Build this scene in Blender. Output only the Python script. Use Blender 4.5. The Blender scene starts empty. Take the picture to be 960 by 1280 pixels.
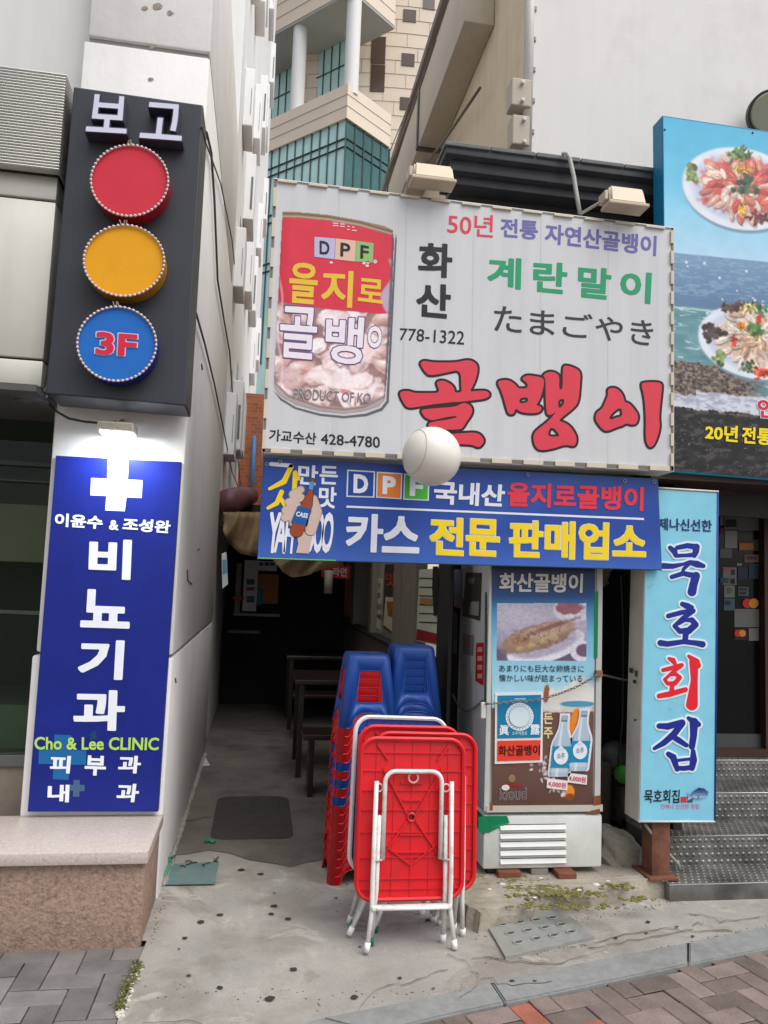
import bpy, bmesh, math, random
import numpy as np
from mathutils import Vector, Matrix, geometry
random.seed(7); rng = np.random.default_rng(11)
SC = bpy.context.scene; COL = SC.collection
# ---------------------------------------------------------------- camera
FPX, CX, CY, EYE = 961.0, 480.0, 640.0, 1.5
YAW, PIT, ROL = math.radians(8.918), math.radians(5.309), math.radians(2.147)
_f = np.array([math.sin(YAW)*math.cos(PIT), math.cos(YAW)*math.cos(PIT), math.sin(PIT)])
_r = np.array([math.cos(YAW), -math.sin(YAW), 0.0]); _u = np.cross(_r, _f)
RV = np.array([_r*math.cos(ROL)+_u*math.sin(ROL), -_r*math.sin(ROL)+_u*math.cos(ROL), _f])
cam = bpy.data.objects.new('camera', bpy.data.cameras.new('camera')); COL.objects.link(cam)
cam.data.sensor_fit = 'VERTICAL'; cam.data.sensor_height = 24.0; cam.data.lens = FPX/1280*24.0
cam.data.clip_end = 2000; cam.data.clip_start = 0.05
cam.matrix_world = Matrix(((RV[0][0], RV[1][0], -RV[2][0], 0), (RV[0][1], RV[1][1], -RV[2][1], 0),
                           (RV[0][2], RV[1][2], -RV[2][2], EYE), (0, 0, 0, 1)))
SC.camera = cam
# ---------------------------------------------------------------- light
SUN_POS = Vector((0.42, -0.52, 1.1)).normalized()
w = bpy.data.worlds.new('World'); SC.world = w; w.use_nodes = True
nt = w.node_tree; bg = nt.nodes['Background']
sky = nt.nodes.new('ShaderNodeTexSky'); sky.sky_type = 'NISHITA'; sky.sun_disc = False
sky.sun_elevation = math.asin(SUN_POS.z); sky.sun_rotation = math.atan2(SUN_POS.x, SUN_POS.y)
sky.dust_density = 3.0; sky.air_density = 1.0
bw = nt.nodes.new('ShaderNodeRGBToBW'); mx = nt.nodes.new('ShaderNodeMix'); mx.data_type = 'RGBA'
mx.inputs['Factor'].default_value = 0.78                      # overcast: nearly grey sky
nt.links.new(sky.outputs[0], bw.inputs[0]); nt.links.new(sky.outputs[0], mx.inputs['A'])
nt.links.new(bw.outputs[0], mx.inputs['B']); nt.links.new(mx.outputs['Result'], bg.inputs['Color'])
bg.inputs['Strength'].default_value = 0.15
sl = bpy.data.lights.new('sun', 'SUN'); sl.energy = 1.5; sl.angle = math.radians(60); sl.color = (1.0, 0.975, 0.94)
so = bpy.data.objects.new('sun', sl); COL.objects.link(so)
so.rotation_euler = (-SUN_POS).to_track_quat('-Z', 'Y').to_euler()
SC.view_settings.view_transform = 'Standard'; SC.view_settings.look = 'None'
SC.view_settings.exposure = 0.47; SC.view_settings.gamma = 1.0; SC.view_settings.use_curve_mapping = False

# ---------------------------------------------------------------- pixel -> place
class PL:
    """a plane of the street: axis 0/1/2 = X/Y/Z constant; layer() steps towards the viewer"""
    def __init__(s, axis, val): s.a, s.v = axis, val
    def layer(s, d):
        return PL(s.a, s.v + (d if s.a == 2 else -d))
def un(x, y, pl):
    x = np.asarray(x, float); y = np.asarray(y, float)
    d = np.stack([x-CX, -(y-CY), np.full(x.shape, FPX)], -1) @ RV
    o = np.array([0, 0, EYE]); t = (pl.v - o[pl.a])/d[..., pl.a]
    return o + d*t[..., None]
def Y(v): return PL(1, v)
def X(v): return PL(0, v)
def Z(v): return PL(2, v)
def P(x, y, pl): return un(np.array([x]), np.array([y]), pl)[0]

# ---------------------------------------------------------------- materials
def lin(c):
    c = np.asarray(c, float)/255.0
    return np.where(c <= 0.04045, c/12.92, ((c+0.055)/1.055)**2.4)
MATS = {}
def mat(name, rgb, rough=0.6, var=0.08, scale=6.0, bump=0.0, bscale=60.0, metal=0.0, spec=0.4, streak=0.0, dirt=None, dscale=2.0, damt=0.5, stretch=(1, 1, 1)):
    if name in MATS: return MATS[name]
    m = bpy.data.materials.new(name); m.use_nodes = True; n = m.node_tree; b = n.nodes['Principled BSDF']
    L = n.links.new; c = lin(rgb)
    b.inputs['Roughness'].default_value = rough; b.inputs['Metallic'].default_value = metal
    b.inputs['Specular IOR Level'].default_value = spec
    tc = n.nodes.new('ShaderNodeTexCoord'); mp = n.nodes.new('ShaderNodeMapping'); L(tc.outputs['Object'], mp.inputs[0])
    mp.inputs['Scale'].default_value = stretch
    no = n.nodes.new('ShaderNodeTexNoise'); no.inputs['Scale'].default_value = scale; no.inputs['Detail'].default_value = 6
    no.inputs['Roughness'].default_value = 0.65
    L(mp.outputs[0], no.inputs['Vector'])
    mr = n.nodes.new('ShaderNodeMapRange'); mr.inputs[1].default_value = 0.25; mr.inputs[2].default_value = 0.75
    mr.inputs[3].default_value = 1-var; mr.inputs[4].default_value = 1+var; L(no.outputs['Fac'], mr.inputs[0])
    mu = n.nodes.new('ShaderNodeVectorMath'); mu.operation = 'SCALE'; mu.inputs[0].default_value = c; L(mr.outputs[0], mu.inputs['Scale'])
    out = mu.outputs[0]
    if streak:                                                  # vertical rain streaks
        m2 = n.nodes.new('ShaderNodeMapping'); L(tc.outputs['Object'], m2.inputs[0]); m2.inputs['Scale'].default_value = (14, 14, 0.6)
        n2 = n.nodes.new('ShaderNodeTexNoise'); n2.inputs['Scale'].default_value = 1.0; n2.inputs['Detail'].default_value = 5; L(m2.outputs[0], n2.inputs['Vector'])
        r2 = n.nodes.new('ShaderNodeMapRange'); r2.inputs[1].default_value = 0.45; r2.inputs[2].default_value = 0.8; r2.inputs[3].default_value = 1; r2.inputs[4].default_value = 1-streak
        L(n2.outputs['Fac'], r2.inputs[0])
        s2 = n.nodes.new('ShaderNodeVectorMath'); s2.operation = 'SCALE'; L(out, s2.inputs[0]); L(r2.outputs[0], s2.inputs['Scale']); out = s2.outputs[0]
    if dirt is not None:
        n3 = n.nodes.new('ShaderNodeTexNoise'); n3.inputs['Scale'].default_value = dscale; n3.inputs['Detail'].default_value = 8; n3.inputs['Roughness'].default_value = 0.7
        L(tc.outputs['Object'], n3.inputs['Vector'])
        r3 = n.nodes.new('ShaderNodeMapRange'); r3.inputs[1].default_value = 0.5; r3.inputs[2].default_value = 0.68; r3.inputs[3].default_value = 0; r3.inputs[4].default_value = damt
        L(n3.outputs['Fac'], r3.inputs[0])
        mm = n.nodes.new('ShaderNodeMix'); mm.data_type = 'RGBA'; L(r3.outputs[0], mm.inputs['Factor']); L(out, mm.inputs['A'])
        mm.inputs['B'].default_value = (*lin(dirt), 1); out = mm.outputs['Result']
    L(out, b.inputs['Base Color'])
    if bump:
        nb = n.nodes.new('ShaderNodeTexNoise'); nb.inputs['Scale'].default_value = bscale; nb.inputs['Detail'].default_value = 8; nb.inputs['Roughness'].default_value = 0.7
        L(tc.outputs['Object'], nb.inputs['Vector'])
        bp = n.nodes.new('ShaderNodeBump'); bp.inputs['Strength'].default_value = bump; bp.inputs['Distance'].default_value = 0.01
        L(nb.outputs['Fac'], bp.inputs['Height']); L(bp.outputs[0], b.inputs['Normal'])
    MATS[name] = m; return m
def vmat(name, rough=0.5, spec=0.3, bump=0.0, bscale=60, var=0.07):        # colours come from the mesh's own colour attribute (prints, pavers)
    if name in MATS: return MATS[name]
    m = bpy.data.materials.new(name); m.use_nodes = True; n = m.node_tree; b = n.nodes['Principled BSDF']
    a = n.nodes.new('ShaderNodeAttribute'); a.attribute_name = 'ink'
    no = n.nodes.new('ShaderNodeTexNoise'); no.inputs['Scale'].default_value = 9; no.inputs['Detail'].default_value = 6
    tc = n.nodes.new('ShaderNodeTexCoord'); n.links.new(tc.outputs['Object'], no.inputs['Vector'])
    mr = n.nodes.new('ShaderNodeMapRange'); mr.inputs[1].default_value = 0.25; mr.inputs[2].default_value = 0.75; mr.inputs[3].default_value = 1-var; mr.inputs[4].default_value = 1+var
    n.links.new(no.outputs['Fac'], mr.inputs[0])
    mu = n.nodes.new('ShaderNodeVectorMath'); mu.operation = 'SCALE'; n.links.new(a.outputs['Color'], mu.inputs[0]); n.links.new(mr.outputs[0], mu.inputs['Scale'])
    n.links.new(mu.outputs[0], b.inputs['Base Color'])
    b.inputs['Roughness'].default_value = rough; b.inputs['Specular IOR Level'].default_value = spec
    if bump:
        nb = n.nodes.new('ShaderNodeTexNoise'); nb.inputs['Scale'].default_value = bscale; nb.inputs['Detail'].default_value = 6; n.links.new(tc.outputs['Object'], nb.inputs['Vector'])
        bp = n.nodes.new('ShaderNodeBump'); bp.inputs['Strength'].default_value = bump; bp.inputs['Distance'].default_value = 0.008
        n.links.new(nb.outputs['Fac'], bp.inputs['Height']); n.links.new(bp.outputs[0], b.inputs['Normal'])
    MATS[name] = m; return m
def emat(name, rgb, strength):
    m = bpy.data.materials.new(name); m.use_nodes = True; b = m.node_tree.nodes['Principled BSDF']
    b.inputs['Emission Color'].default_value = (*lin(rgb), 1); b.inputs['Emission Strength'].default_value = strength; return m
def ink(r, g, b, rough=0.45): return mat('ink_%d_%d_%d' % (r, g, b), (r, g, b), rough, 0.05, 14, spec=0.3)

# ---------------------------------------------------------------- object helpers
WL = {}
def tag(o, label=None, cat=None, group=None, kind=None):
    if label: o['label'] = label
    if cat: o['category'] = cat
    if group: o['group'] = group
    if kind: o['kind'] = kind
    return o
def thing(name, loc, label, cat, group=None):
    o = bpy.data.objects.new(name, None); COL.objects.link(o); o.location = loc; o.empty_display_size = 0.1
    WL[o.name] = np.array(loc, float); return tag(o, label, cat, group)
def obj(name, verts, faces, m, parent=None, smooth=False, label=None):
    verts = np.asarray(verts, float).reshape(-1, 3)
    base = WL[parent.name] if parent else np.zeros(3)
    if not parent: pass
    me = bpy.data.meshes.new(name); me.from_pydata((verts-base).tolist(), [], [tuple(int(i) for i in f) for f in faces]); me.update()
    if m is not None: me.materials.append(m)
    if smooth: me.polygons.foreach_set('use_smooth', [True]*len(me.polygons))
    o = bpy.data.objects.new(name, me); COL.objects.link(o); WL[o.name] = base
    if parent: o.parent = parent
    if label: o['label'] = label
    return o
class MB:
    """collects shapes into one mesh"""
    def __init__(s): s.v, s.f = [], []
    def add(s, v, f):
        k = len(s.v); s.v += [tuple(map(float, p)) for p in v]; s.f += [tuple(i+k for i in q) for q in f]; return s
    def box(s, a, b):
        (x0, y0, z0), (x1, y1, z1) = a, b
        return s.add([(x0,y0,z0),(x1,y0,z0),(x1,y1,z0),(x0,y1,z0),(x0,y0,z1),(x1,y0,z1),(x1,y1,z1),(x0,y1,z1)],
                     [(0,3,2,1),(4,5,6,7),(0,1,5,4),(1,2,6,5),(2,3,7,6),(3,0,4,7)])
    def rbox(s, a, b, r=0.01):                                   # box with chamfered edges
        bm = bmesh.new(); bmesh.ops.create_cube(bm, size=1)
        a, b = np.array(a, float), np.array(b, float)
        for v in bm.verts: v.co = Vector((a+b)/2 + np.array(v.co)*(b-a))
        bmesh.ops.bevel(bm, geom=bm.edges[:], offset=r, segments=2, profile=0.5, affect='EDGES')
        bm.verts.index_update(); s.add([tuple(v.co) for v in bm.verts], [[v.index for v in f.verts] for f in bm.faces]); bm.free(); return s
    def prism(s, front, back):                                   # loop of points to loop of points
        n = len(front)
        return s.add(list(front)+list(back), [tuple(range(n)), tuple(range(2*n-1, n-1, -1))]+[(i, i+n, (i+1) % n+n, (i+1) % n) for i in range(n)])
    def tube(s, pts, r, n=8, closed=False, caps=True):
        pts = [np.array(p, float) for p in pts]; N = len(pts); rs = r if hasattr(r, '__len__') else [r]*N
        rings = []; prev = None
        for i in range(N):
            if closed: t = pts[(i+1) % N]-pts[i-1]
            else: t = pts[min(i+1, N-1)]-pts[max(i-1, 0)]
            t = t/(np.linalg.norm(t)+1e-9)
            if prev is None:
                h = np.array([0, 0, 1.0]) if abs(t[2]) < 0.9 else np.array([1.0, 0, 0]); a = np.cross(t, h)
            else: a = prev-t*(prev@t)
            a /= np.linalg.norm(a)+1e-9; prev = a; b = np.cross(t, a)
            rings.append([pts[i]+rs[i]*(a*math.cos(2*math.pi*k/n)+b*math.sin(2*math.pi*k/n)) for k in range(n)])
        v = [p for q in rings for p in q]; f = []
        for i in range(N if closed else N-1):
            j = (i+1) % N
            f += [(i*n+k, i*n+(k+1) % n, j*n+(k+1) % n, j*n+k) for k in range(n)]
        if caps and not closed: f += [tuple(range(n-1, -1, -1)), tuple((N-1)*n+k for k in range(n))]
        return s.add(v, f)
    def sphere(s, c, r, nu=16, nv=10):
        r = np.array(r if hasattr(r, '__len__') else [r]*3, float); v = []; f = []
        for j in range(nv+1):
            t = math.pi*j/nv
            for i in range(nu):
                p = 2*math.pi*i/nu; v.append(np.array(c)+r*np.array([math.sin(t)*math.cos(p), math.sin(t)*math.sin(p), math.cos(t)]))
        for j in range(nv):
            for i in range(nu): f.append((j*nu+i, (j+1)*nu+i, (j+1)*nu+(i+1) % nu, j*nu+(i+1) % nu))
        return s.add(v, f)
    def build(s, name, m, parent=None, smooth=False, label=None): return obj(name, s.v, s.f, m, parent, smooth, label)
def auto_smooth(o, ang=40):
    me = o.data; me.polygons.foreach_set('use_smooth', [True]*len(me.polygons)); me.set_sharp_from_angle(angle=math.radians(ang)); return o
def box(name, a, b, m, parent=None, r=0.0):
    return (MB().rbox(a, b, r) if r else MB().box(a, b)).build(name, m, parent)
def quad_panel(name, px, pl, thick, m, parent=None, r=0.0):      # flat board whose face has these corners
    f = un(*np.array(px, float).T, pl); d = np.zeros(3); d[pl.a] = thick if pl.a != 2 else -thick
    o = MB().prism(f, f+d).build(name, m, parent)
    if r:
        bm = bmesh.new(); bm.from_mesh(o.data); bmesh.ops.bevel(bm, geom=bm.edges[:], offset=r, segments=2, profile=0.5, affect='EDGES'); bm.to_mesh(o.data); bm.free()
    return o
def sheet(name, px, pl, m, parent=None, label=None):
    f = un(*np.array(px, float).T, pl); return obj(name, f, [tuple(range(len(f)))], m, parent, label=label)
def ell(cx, cy, rx, ry, n=40, rot=0.0, a0=0, a1=2*math.pi):
    t = np.linspace(a0, a1, n, endpoint=(a1-a0) < 6.28); c, s = np.cos(t)*rx, np.sin(t)*ry
    return np.stack([cx+c*math.cos(rot)-s*math.sin(rot), cy+c*math.sin(rot)+s*math.cos(rot)], -1)

# ---------------------------------------------------------------- lettering
FONTCACHE, RAWCACHE = {}, {}
def raw_glyphs(body):                                            # plain outlines of the built-in face as closed loops
    if body not in RAWCACHE:
        c = bpy.data.curves.new('type', 'FONT'); c.body = body; c.size = 1.0; c.resolution_u = 3
        o = bpy.data.objects.new('type', c); COL.objects.link(o)
        dg = bpy.context.evaluated_depsgraph_get(); me = bpy.data.meshes.new_from_object(o.evaluated_get(dg))
        v = np.array([tuple(q.co)[:2] for q in me.vertices]); cnt = {}
        for p in me.polygons:
            f = tuple(p.vertices)
            for i in range(len(f)): e = (f[i], f[(i+1) % len(f)]); cnt[e] = 1
        ed = np.array([e for e in cnt if (e[1], e[0]) not in cnt])
        bpy.data.objects.remove(o); bpy.data.curves.remove(c); bpy.data.meshes.remove(me)
        res = 1/64 if len(body) < 4 else 1/48; pad = 0.2
        gx = np.arange(v[:, 0].min()-pad, v[:, 0].max()+pad, res); gy = np.arange(v[:, 1].min()-pad, v[:, 1].max()+pad, res)
        A, B = np.meshgrid(gx, gy); D = np.full(A.shape, 1.0); I = np.zeros(A.shape, bool)
        for i, j in ed:
            a, b = v[i], v[j]
            c0, c1 = np.searchsorted(gx, [min(a[0], b[0])-.17, max(a[0], b[0])+.17]); r0, r1 = np.searchsorted(gy, [min(a[1], b[1])-.17, max(a[1], b[1])+.17])
            X_, Y_ = A[r0:r1, c0:c1], B[r0:r1, c0:c1]; ab = b-a; t = np.clip(((X_-a[0])*ab[0]+(Y_-a[1])*ab[1])/(ab@ab+1e-12), 0, 1)
            D[r0:r1, c0:c1] = np.minimum(D[r0:r1, c0:c1], ((np.abs(X_-a[0]-t*ab[0])**5+np.abs(Y_-a[1]-t*ab[1])**5)**0.2))
            if a[1] != b[1]:
                q0, q1 = np.searchsorted(gy, sorted((a[1], b[1]))); Bs = gy[q0:q1, None]; I[q0:q1] ^= gx[None, :] < a[0]+(Bs-a[1])/(b[1]-a[1])*ab[0]
        RAWCACHE[body] = (gx, gy, np.where(I, -D, D))
    return RAWCACHE[body]
def glyphs(body, bold):
    k = (body, bold)
    if k not in FONTCACHE:
        v, f = fill(contours(*raw_glyphs(body), bold*0.66), 1)
        out = [t if (v[t[1]][0]-v[t[0]][0])*(v[t[2]][1]-v[t[0]][1])-(v[t[1]][1]-v[t[0]][1])*(v[t[2]][0]-v[t[0]][0]) > 0 else t[::-1] for t in f]
        FONTCACHE[k] = (v, out)
    return FONTCACHE[k]
def bil(q, u, v):                                                # u right, v down
    q = np.array(q, float); u = u[:, None]; v = v[:, None]
    return (q[0]*(1-u)+q[1]*u)*(1-v)+(q[3]*(1-u)+q[2]*u)*v
def place(name, px, faces, pl, m, parent, depth=0.0):
    a = un(px[:, 0], px[:, 1], pl)
    if not depth: return obj(name, a, faces, m, parent)
    d = np.zeros(3); d[pl.a] = depth if pl.a != 2 else -depth
    cnt = {}
    for f in faces:
        for i in range(len(f)):
            e = (f[i], f[(i+1) % len(f)]); cnt[e] = cnt.get(e, 0)+1
    n = len(a); fs = list(faces)
    for (i, j) in cnt:
        if (j, i) not in cnt: fs.append((i, i+n, j+n, j))
    return obj(name, np.concatenate([a, a+d]), fs, m, parent)
def text(name, body, quad, pl, m, parent, bold=0.02, ref=None, depth=0.0):
    v, f = glyphs(body, bold); r = glyphs(body, ref if ref is not None else bold)[0]
    lo, hi = r.min(0), r.max(0); uv = (v-lo)/(hi-lo)
    return place(name, bil(quad, uv[:, 0], 1-uv[:, 1]), f, pl, m, parent, depth)
def outlined(name, body, quad, pl, m, mo, parent, bold=0.02, out=0.05, depth=0.0):
    text(name+'_outline', body, quad, pl, mo, parent, bold+out, bold, depth)
    return text(name, body, quad, pl.layer(0.0012), m, parent, bold)
# brush lettering: strokes of varying width merged into clean outlines
def sdf(strokes, x0, y0, x1, y1, res):
    gx = np.arange(x0, x1, res); gy = np.arange(y0, y1, res); A, B = np.meshgrid(gx, gy); D = np.full(A.shape, 1e6)
    for pts, ws in strokes:
        for (a, b, wa, wb) in zip(pts[:-1], pts[1:], ws[:-1], ws[1:]):
            a = np.array(a, float); b = np.array(b, float); ab = b-a; L2 = ab@ab+1e-9
            t = np.clip(((A-a[0])*ab[0]+(B-a[1])*ab[1])/L2, 0, 1)
            D = np.minimum(D, np.hypot(A-a[0]-t*ab[0], B-a[1]-t*ab[1])-(wa+(wb-wa)*t)/2)
    return gx, gy, D
def contours(gx, gy, D, lev):
    S = D-lev; ins = S < 0; nxt = {}
    def ep(k):
        j, i, o = k
        if o == 0: a, b, p, q = S[j, i], S[j, i+1], (gx[i], gy[j]), (gx[i+1], gy[j])
        else: a, b, p, q = S[j, i], S[j+1, i], (gx[i], gy[j]), (gx[i], gy[j+1])
        t = a/(a-b); return (p[0]+(q[0]-p[0])*t, p[1]+(q[1]-p[1])*t)
    code = ins[:-1, :-1]*1+ins[:-1, 1:]*2+ins[1:, 1:]*4+ins[1:, :-1]*8
    T, R, Bt, Lf = (lambda j, i: (j, i, 0)), (lambda j, i: (j, i+1, 1)), (lambda j, i: (j+1, i, 0)), (lambda j, i: (j, i, 1))
    tab = {1: [(Lf, T)], 2: [(T, R)], 3: [(Lf, R)], 4: [(R, Bt)], 5: [(Lf, T), (R, Bt)], 6: [(T, Bt)], 7: [(Lf, Bt)], 8: [(Bt, Lf)], 9: [(Bt, T)],
           10: [(T, R), (Bt, Lf)], 11: [(Bt, R)], 12: [(R, Lf)], 13: [(R, T)], 14: [(T, Lf)]}
    for j, i in zip(*np.nonzero((code > 0) & (code < 15))):
        for a, b in tab[int(code[j, i])]: nxt[a(j, i)] = b(j, i)
    loops = []
    while nxt:
        k0 = next(iter(nxt)); k = k0; lp = []
        while k in nxt:
            lp.append(ep(k)); k = nxt.pop(k)
        if len(lp) > 5: loops.append(np.array(lp))
    return loops
def area(l): return 0.5*np.sum(l[:, 0]*np.roll(l[:, 1], -1)-np.roll(l[:, 0], -1)*l[:, 1])
def inside(p, l):
    x, y = p; a = l; b = np.roll(l, -1, 0); c = (a[:, 1] > y) != (b[:, 1] > y)
    xi = a[:, 0]+(y-a[:, 1])/(b[:, 1]-a[:, 1]+1e-12)*(b[:, 0]-a[:, 0]); return (np.sum(c & (x < xi)) % 2) == 1
def fill(loops, step=2):
    loops = [l[::step] if len(l) > 14 else l for l in loops]
    cont = [sum(inside(l[0], k) for k in loops if k is not l) for l in loops]
    V, F = [], []
    for l, c in zip(loops, cont):
        if c % 2: continue
        holes = [h for h, d in zip(loops, cont) if d == c+1 and inside(h[0], l)]
        grp = [l]+holes; base = sum(len(v) for v in V); pts = np.concatenate(grp)
        tri = geometry.tessellate_polygon([[Vector((p[0], p[1], 0)) for p in g] for g in grp])
        V.append(pts); F += [tuple(i+base for i in t) for t in tri]
    return np.concatenate(V), F
def orient(v, f):
    out = []
    for t in f:
        a, b, c = v[t[0]], v[t[1]], v[t[2]]
        out.append(t if (b[0]-a[0])*(c[1]-a[1])-(b[1]-a[1])*(c[0]-a[0]) < 0 else t[::-1])
    return out
def brush(name, strokes, pl, m, parent, outs=(), depth=0.0, res=0.6):
    """outs: list of (grow_px, material, name) drawn beneath"""
    allp = np.array([p for s in strokes for p in s[0]]); pad = 20
    g = sdf(strokes, allp[:, 0].min()-pad, allp[:, 1].min()-pad, allp[:, 0].max()+pad, allp[:, 1].max()+pad, res)
    n = len(outs)
    for k, (gr, mo, nm) in enumerate(outs):
        v, f = fill(contours(*g, gr)); place(nm, v, orient(v, f), pl.layer(0.0012*k), mo, parent, depth)
    v, f = fill(contours(*g, 0.0)); return place(name, v, orient(v, f), pl.layer(0.0012*n), m, parent, 0)
def traced(name, groups, pl, m, parent, grow, mo, res=0.5):
    """brush letters given as closed outlines (holes too): red faces over one black halo"""
    segs = []
    for lp in groups:
        a = np.array(lp, float)
        for _ in range(2): a = np.stack([a*.75+np.roll(a, -1, 0)*.25, a*.25+np.roll(a, -1, 0)*.75], 1).reshape(-1, 2)
        segs.append(a)
    al = np.concatenate(segs); gx = np.arange(al[:, 0].min()-8, al[:, 0].max()+8, res); gy = np.arange(al[:, 1].min()-8, al[:, 1].max()+8, res)
    A, B = np.meshgrid(gx, gy); D = np.full(A.shape, 1e3); I = np.zeros(A.shape, bool)
    for a in segs:
        for p, q in zip(a, np.roll(a, -1, 0)):
            ab = q-p; t = np.clip(((A-p[0])*ab[0]+(B-p[1])*ab[1])/(ab@ab+1e-12), 0, 1); D = np.minimum(D, np.hypot(A-p[0]-t*ab[0], B-p[1]-t*ab[1]))
            if p[1] != q[1]: I ^= ((p[1] > B) != (q[1] > B)) & (A < p[0]+(B-p[1])/(q[1]-p[1])*ab[0])
    D = np.where(I, -D, D)
    v, f = fill(contours(gx, gy, D, grow)); place(name+'_outline', v, orient(v, f), pl, mo, parent)
    v, f = fill(contours(gx, gy, D, 0.0)); return place(name, v, orient(v, f), pl.layer(0.0012), m, parent)
# printed pictures: a fine mesh on the board, each vertex carrying its ink
def hsh(ix, iy, s): 
    h = np.sin(ix*127.1+iy*311.7+s*74.7)*43758.5453; return h-np.floor(h)
def vnoise(x, y, s=0):
    ix, iy = np.floor(x), np.floor(y); fx, fy = x-ix, y-iy; fx = fx*fx*(3-2*fx); fy = fy*fy*(3-2*fy)
    a = hsh(ix, iy, s); b = hsh(ix+1, iy, s); c = hsh(ix, iy+1, s); d = hsh(ix+1, iy+1, s)
    return (a*(1-fx)+b*fx)*(1-fy)+(c*(1-fx)+d*fx)*fy
def fbm(x, y, s=0, o=4):
    r = 0; a = 0.5; t = 0
    for k in range(o): r = r+a*vnoise(x*2**k, y*2**k, s+k*13); t += a; a *= 0.55
    return r/t
class Paint:
    def __init__(s, x, y): s.x, s.y = x, y; s.c = np.zeros(x.shape+(3,)); s.m = np.ones(x.shape, bool)
    def mix(s, col, a):
        a = np.clip(a, 0, 1)[..., None]; s.c = s.c*(1-a)+np.asarray(col, float)*a; return s
    def blob(s, cx, cy, rx, ry, col, rot=0.0, soft=0.15, rag=0.0, seed=0, fr=0.15):
        R = max(rx, ry)*(1+rag)
        k = np.nonzero((np.abs(s.x-cx) < R) & (np.abs(s.y-cy) < R))[0]
        if not len(k): return s
        x, y = s.x[k], s.y[k]; dx, dy = x-cx, y-cy; c, n = math.cos(rot), math.sin(rot)
        d = np.hypot((dx*c+dy*n)/rx, (-dx*n+dy*c)/ry)
        if rag: d = d+rag*(fbm(x*fr, y*fr, seed)-0.5)*2
        a = np.clip((1-d)/soft, 0, 1)[:, None]; s.c[k] = s.c[k]*(1-a)+np.asarray(col, float)*a; return s
    def mask_poly(s, poly): 
        poly = np.array(poly, float); r = np.zeros(s.x.shape, bool); b = np.roll(poly, -1, 0)
        for (ax, ay), (bx, by) in zip(poly, b):
            if ay == by: continue
            cc = (ay > s.y) != (by > s.y); r ^= cc & (s.x < ax+(s.y-ay)/(by-ay)*(bx-ax))
        return r
def art(name, quad, pl, fn, parent, step=0.9, rough=0.4, spec=0.3):
    q = np.array(quad, float); W = max(np.linalg.norm(q[1]-q[0]), np.linalg.norm(q[2]-q[3])); H = max(np.linalg.norm(q[3]-q[0]), np.linalg.norm(q[2]-q[1]))
    nx, ny = int(W/step)+2, int(H/step)+2
    uu, vv = np.meshgrid(np.linspace(0, 1, nx), np.linspace(0, 1, ny)); px = bil(q, uu.ravel(), vv.ravel())
    p = Paint(px[:, 0], px[:, 1]); p.u, p.v = uu.ravel(), vv.ravel(); fn(p)
    pts = un(px[:, 0], px[:, 1], pl); idx = np.arange(nx*ny).reshape(ny, nx)
    F = np.stack([idx[:-1, :-1], idx[1:, :-1], idx[1:, 1:], idx[:-1, 1:]], -1).reshape(-1, 4); F = F[p.m[F].all(1)]
    used = np.unique(F); mp = np.full(nx*ny, -1); mp[used] = np.arange(len(used)); F = mp[F]
    base = WL[parent.name]; me = bpy.data.meshes.new(name); pts = (pts[used]-base)
    me.vertices.add(len(used)); me.vertices.foreach_set('co', pts.astype(np.float32).ravel())
    me.loops.add(F.size); me.loops.foreach_set('vertex_index', F.astype(np.int32).ravel())
    me.polygons.add(len(F)); me.polygons.foreach_set('loop_start', np.arange(0, F.size, 4, dtype=np.int32)); me.polygons.foreach_set('loop_total', np.full(len(F), 4, np.int32))
    me.update(calc_edges=True); me.validate()
    at = me.color_attributes.new('ink', 'FLOAT_COLOR', 'POINT'); col = np.ones((len(used), 4), np.float32); col[:, :3] = lin(np.clip(p.c[used], 0, 255)); at.data.foreach_set('color', col.ravel())
    me.materials.append(vmat('printed_vinyl_%g' % rough, rough, spec, 0.25, 4.5))
    o = bpy.data.objects.new(name, me); COL.objects.link(o); o.parent = parent; WL[o.name] = base; return o
def copy_tree(o, parent=None):
    c = o.copy(); COL.objects.link(c); WL[c.name] = WL.get(o.name)
    if parent: c.parent = parent
    for ch in [k for k in o.children]: copy_tree(ch, c)
    return c

# ================================================================ the setting
M_conc = mat('concrete_apron', (156, 152, 146), 0.9, 0.22, 2.6, 0.7, 70, dirt=(124, 118, 106), dscale=2.3, damt=0.75)
def weather(m, layers):
    """more wear over an existing material: (scale, detail, distortion, low, high, colour, amount)"""
    n = m.node_tree; b = n.nodes['Principled BSDF']; L = n.links.new; src = b.inputs['Base Color'].links[0].from_socket
    tc = next(q for q in n.nodes if q.type == 'TEX_COORD')
    for sc, de, di, lo, hi, col, am in layers:
        no = n.nodes.new('ShaderNodeTexNoise'); no.inputs['Scale'].default_value = sc; no.inputs['Detail'].default_value = de; no.inputs['Roughness'].default_value = 0.68; no.inputs['Distortion'].default_value = di
        L(tc.outputs['Object'], no.inputs['Vector']); r = n.nodes.new('ShaderNodeMapRange'); r.inputs[1].default_value = lo; r.inputs[2].default_value = hi; r.inputs[3].default_value = 0; r.inputs[4].default_value = am; L(no.outputs['Fac'], r.inputs[0])
        x = n.nodes.new('ShaderNodeMix'); x.data_type = 'RGBA'; L(r.outputs[0], x.inputs['Factor']); L(src, x.inputs['A']); x.inputs['B'].default_value = (*lin(col), 1); src = x.outputs['Result']
    L(src, b.inputs['Base Color'])
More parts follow.
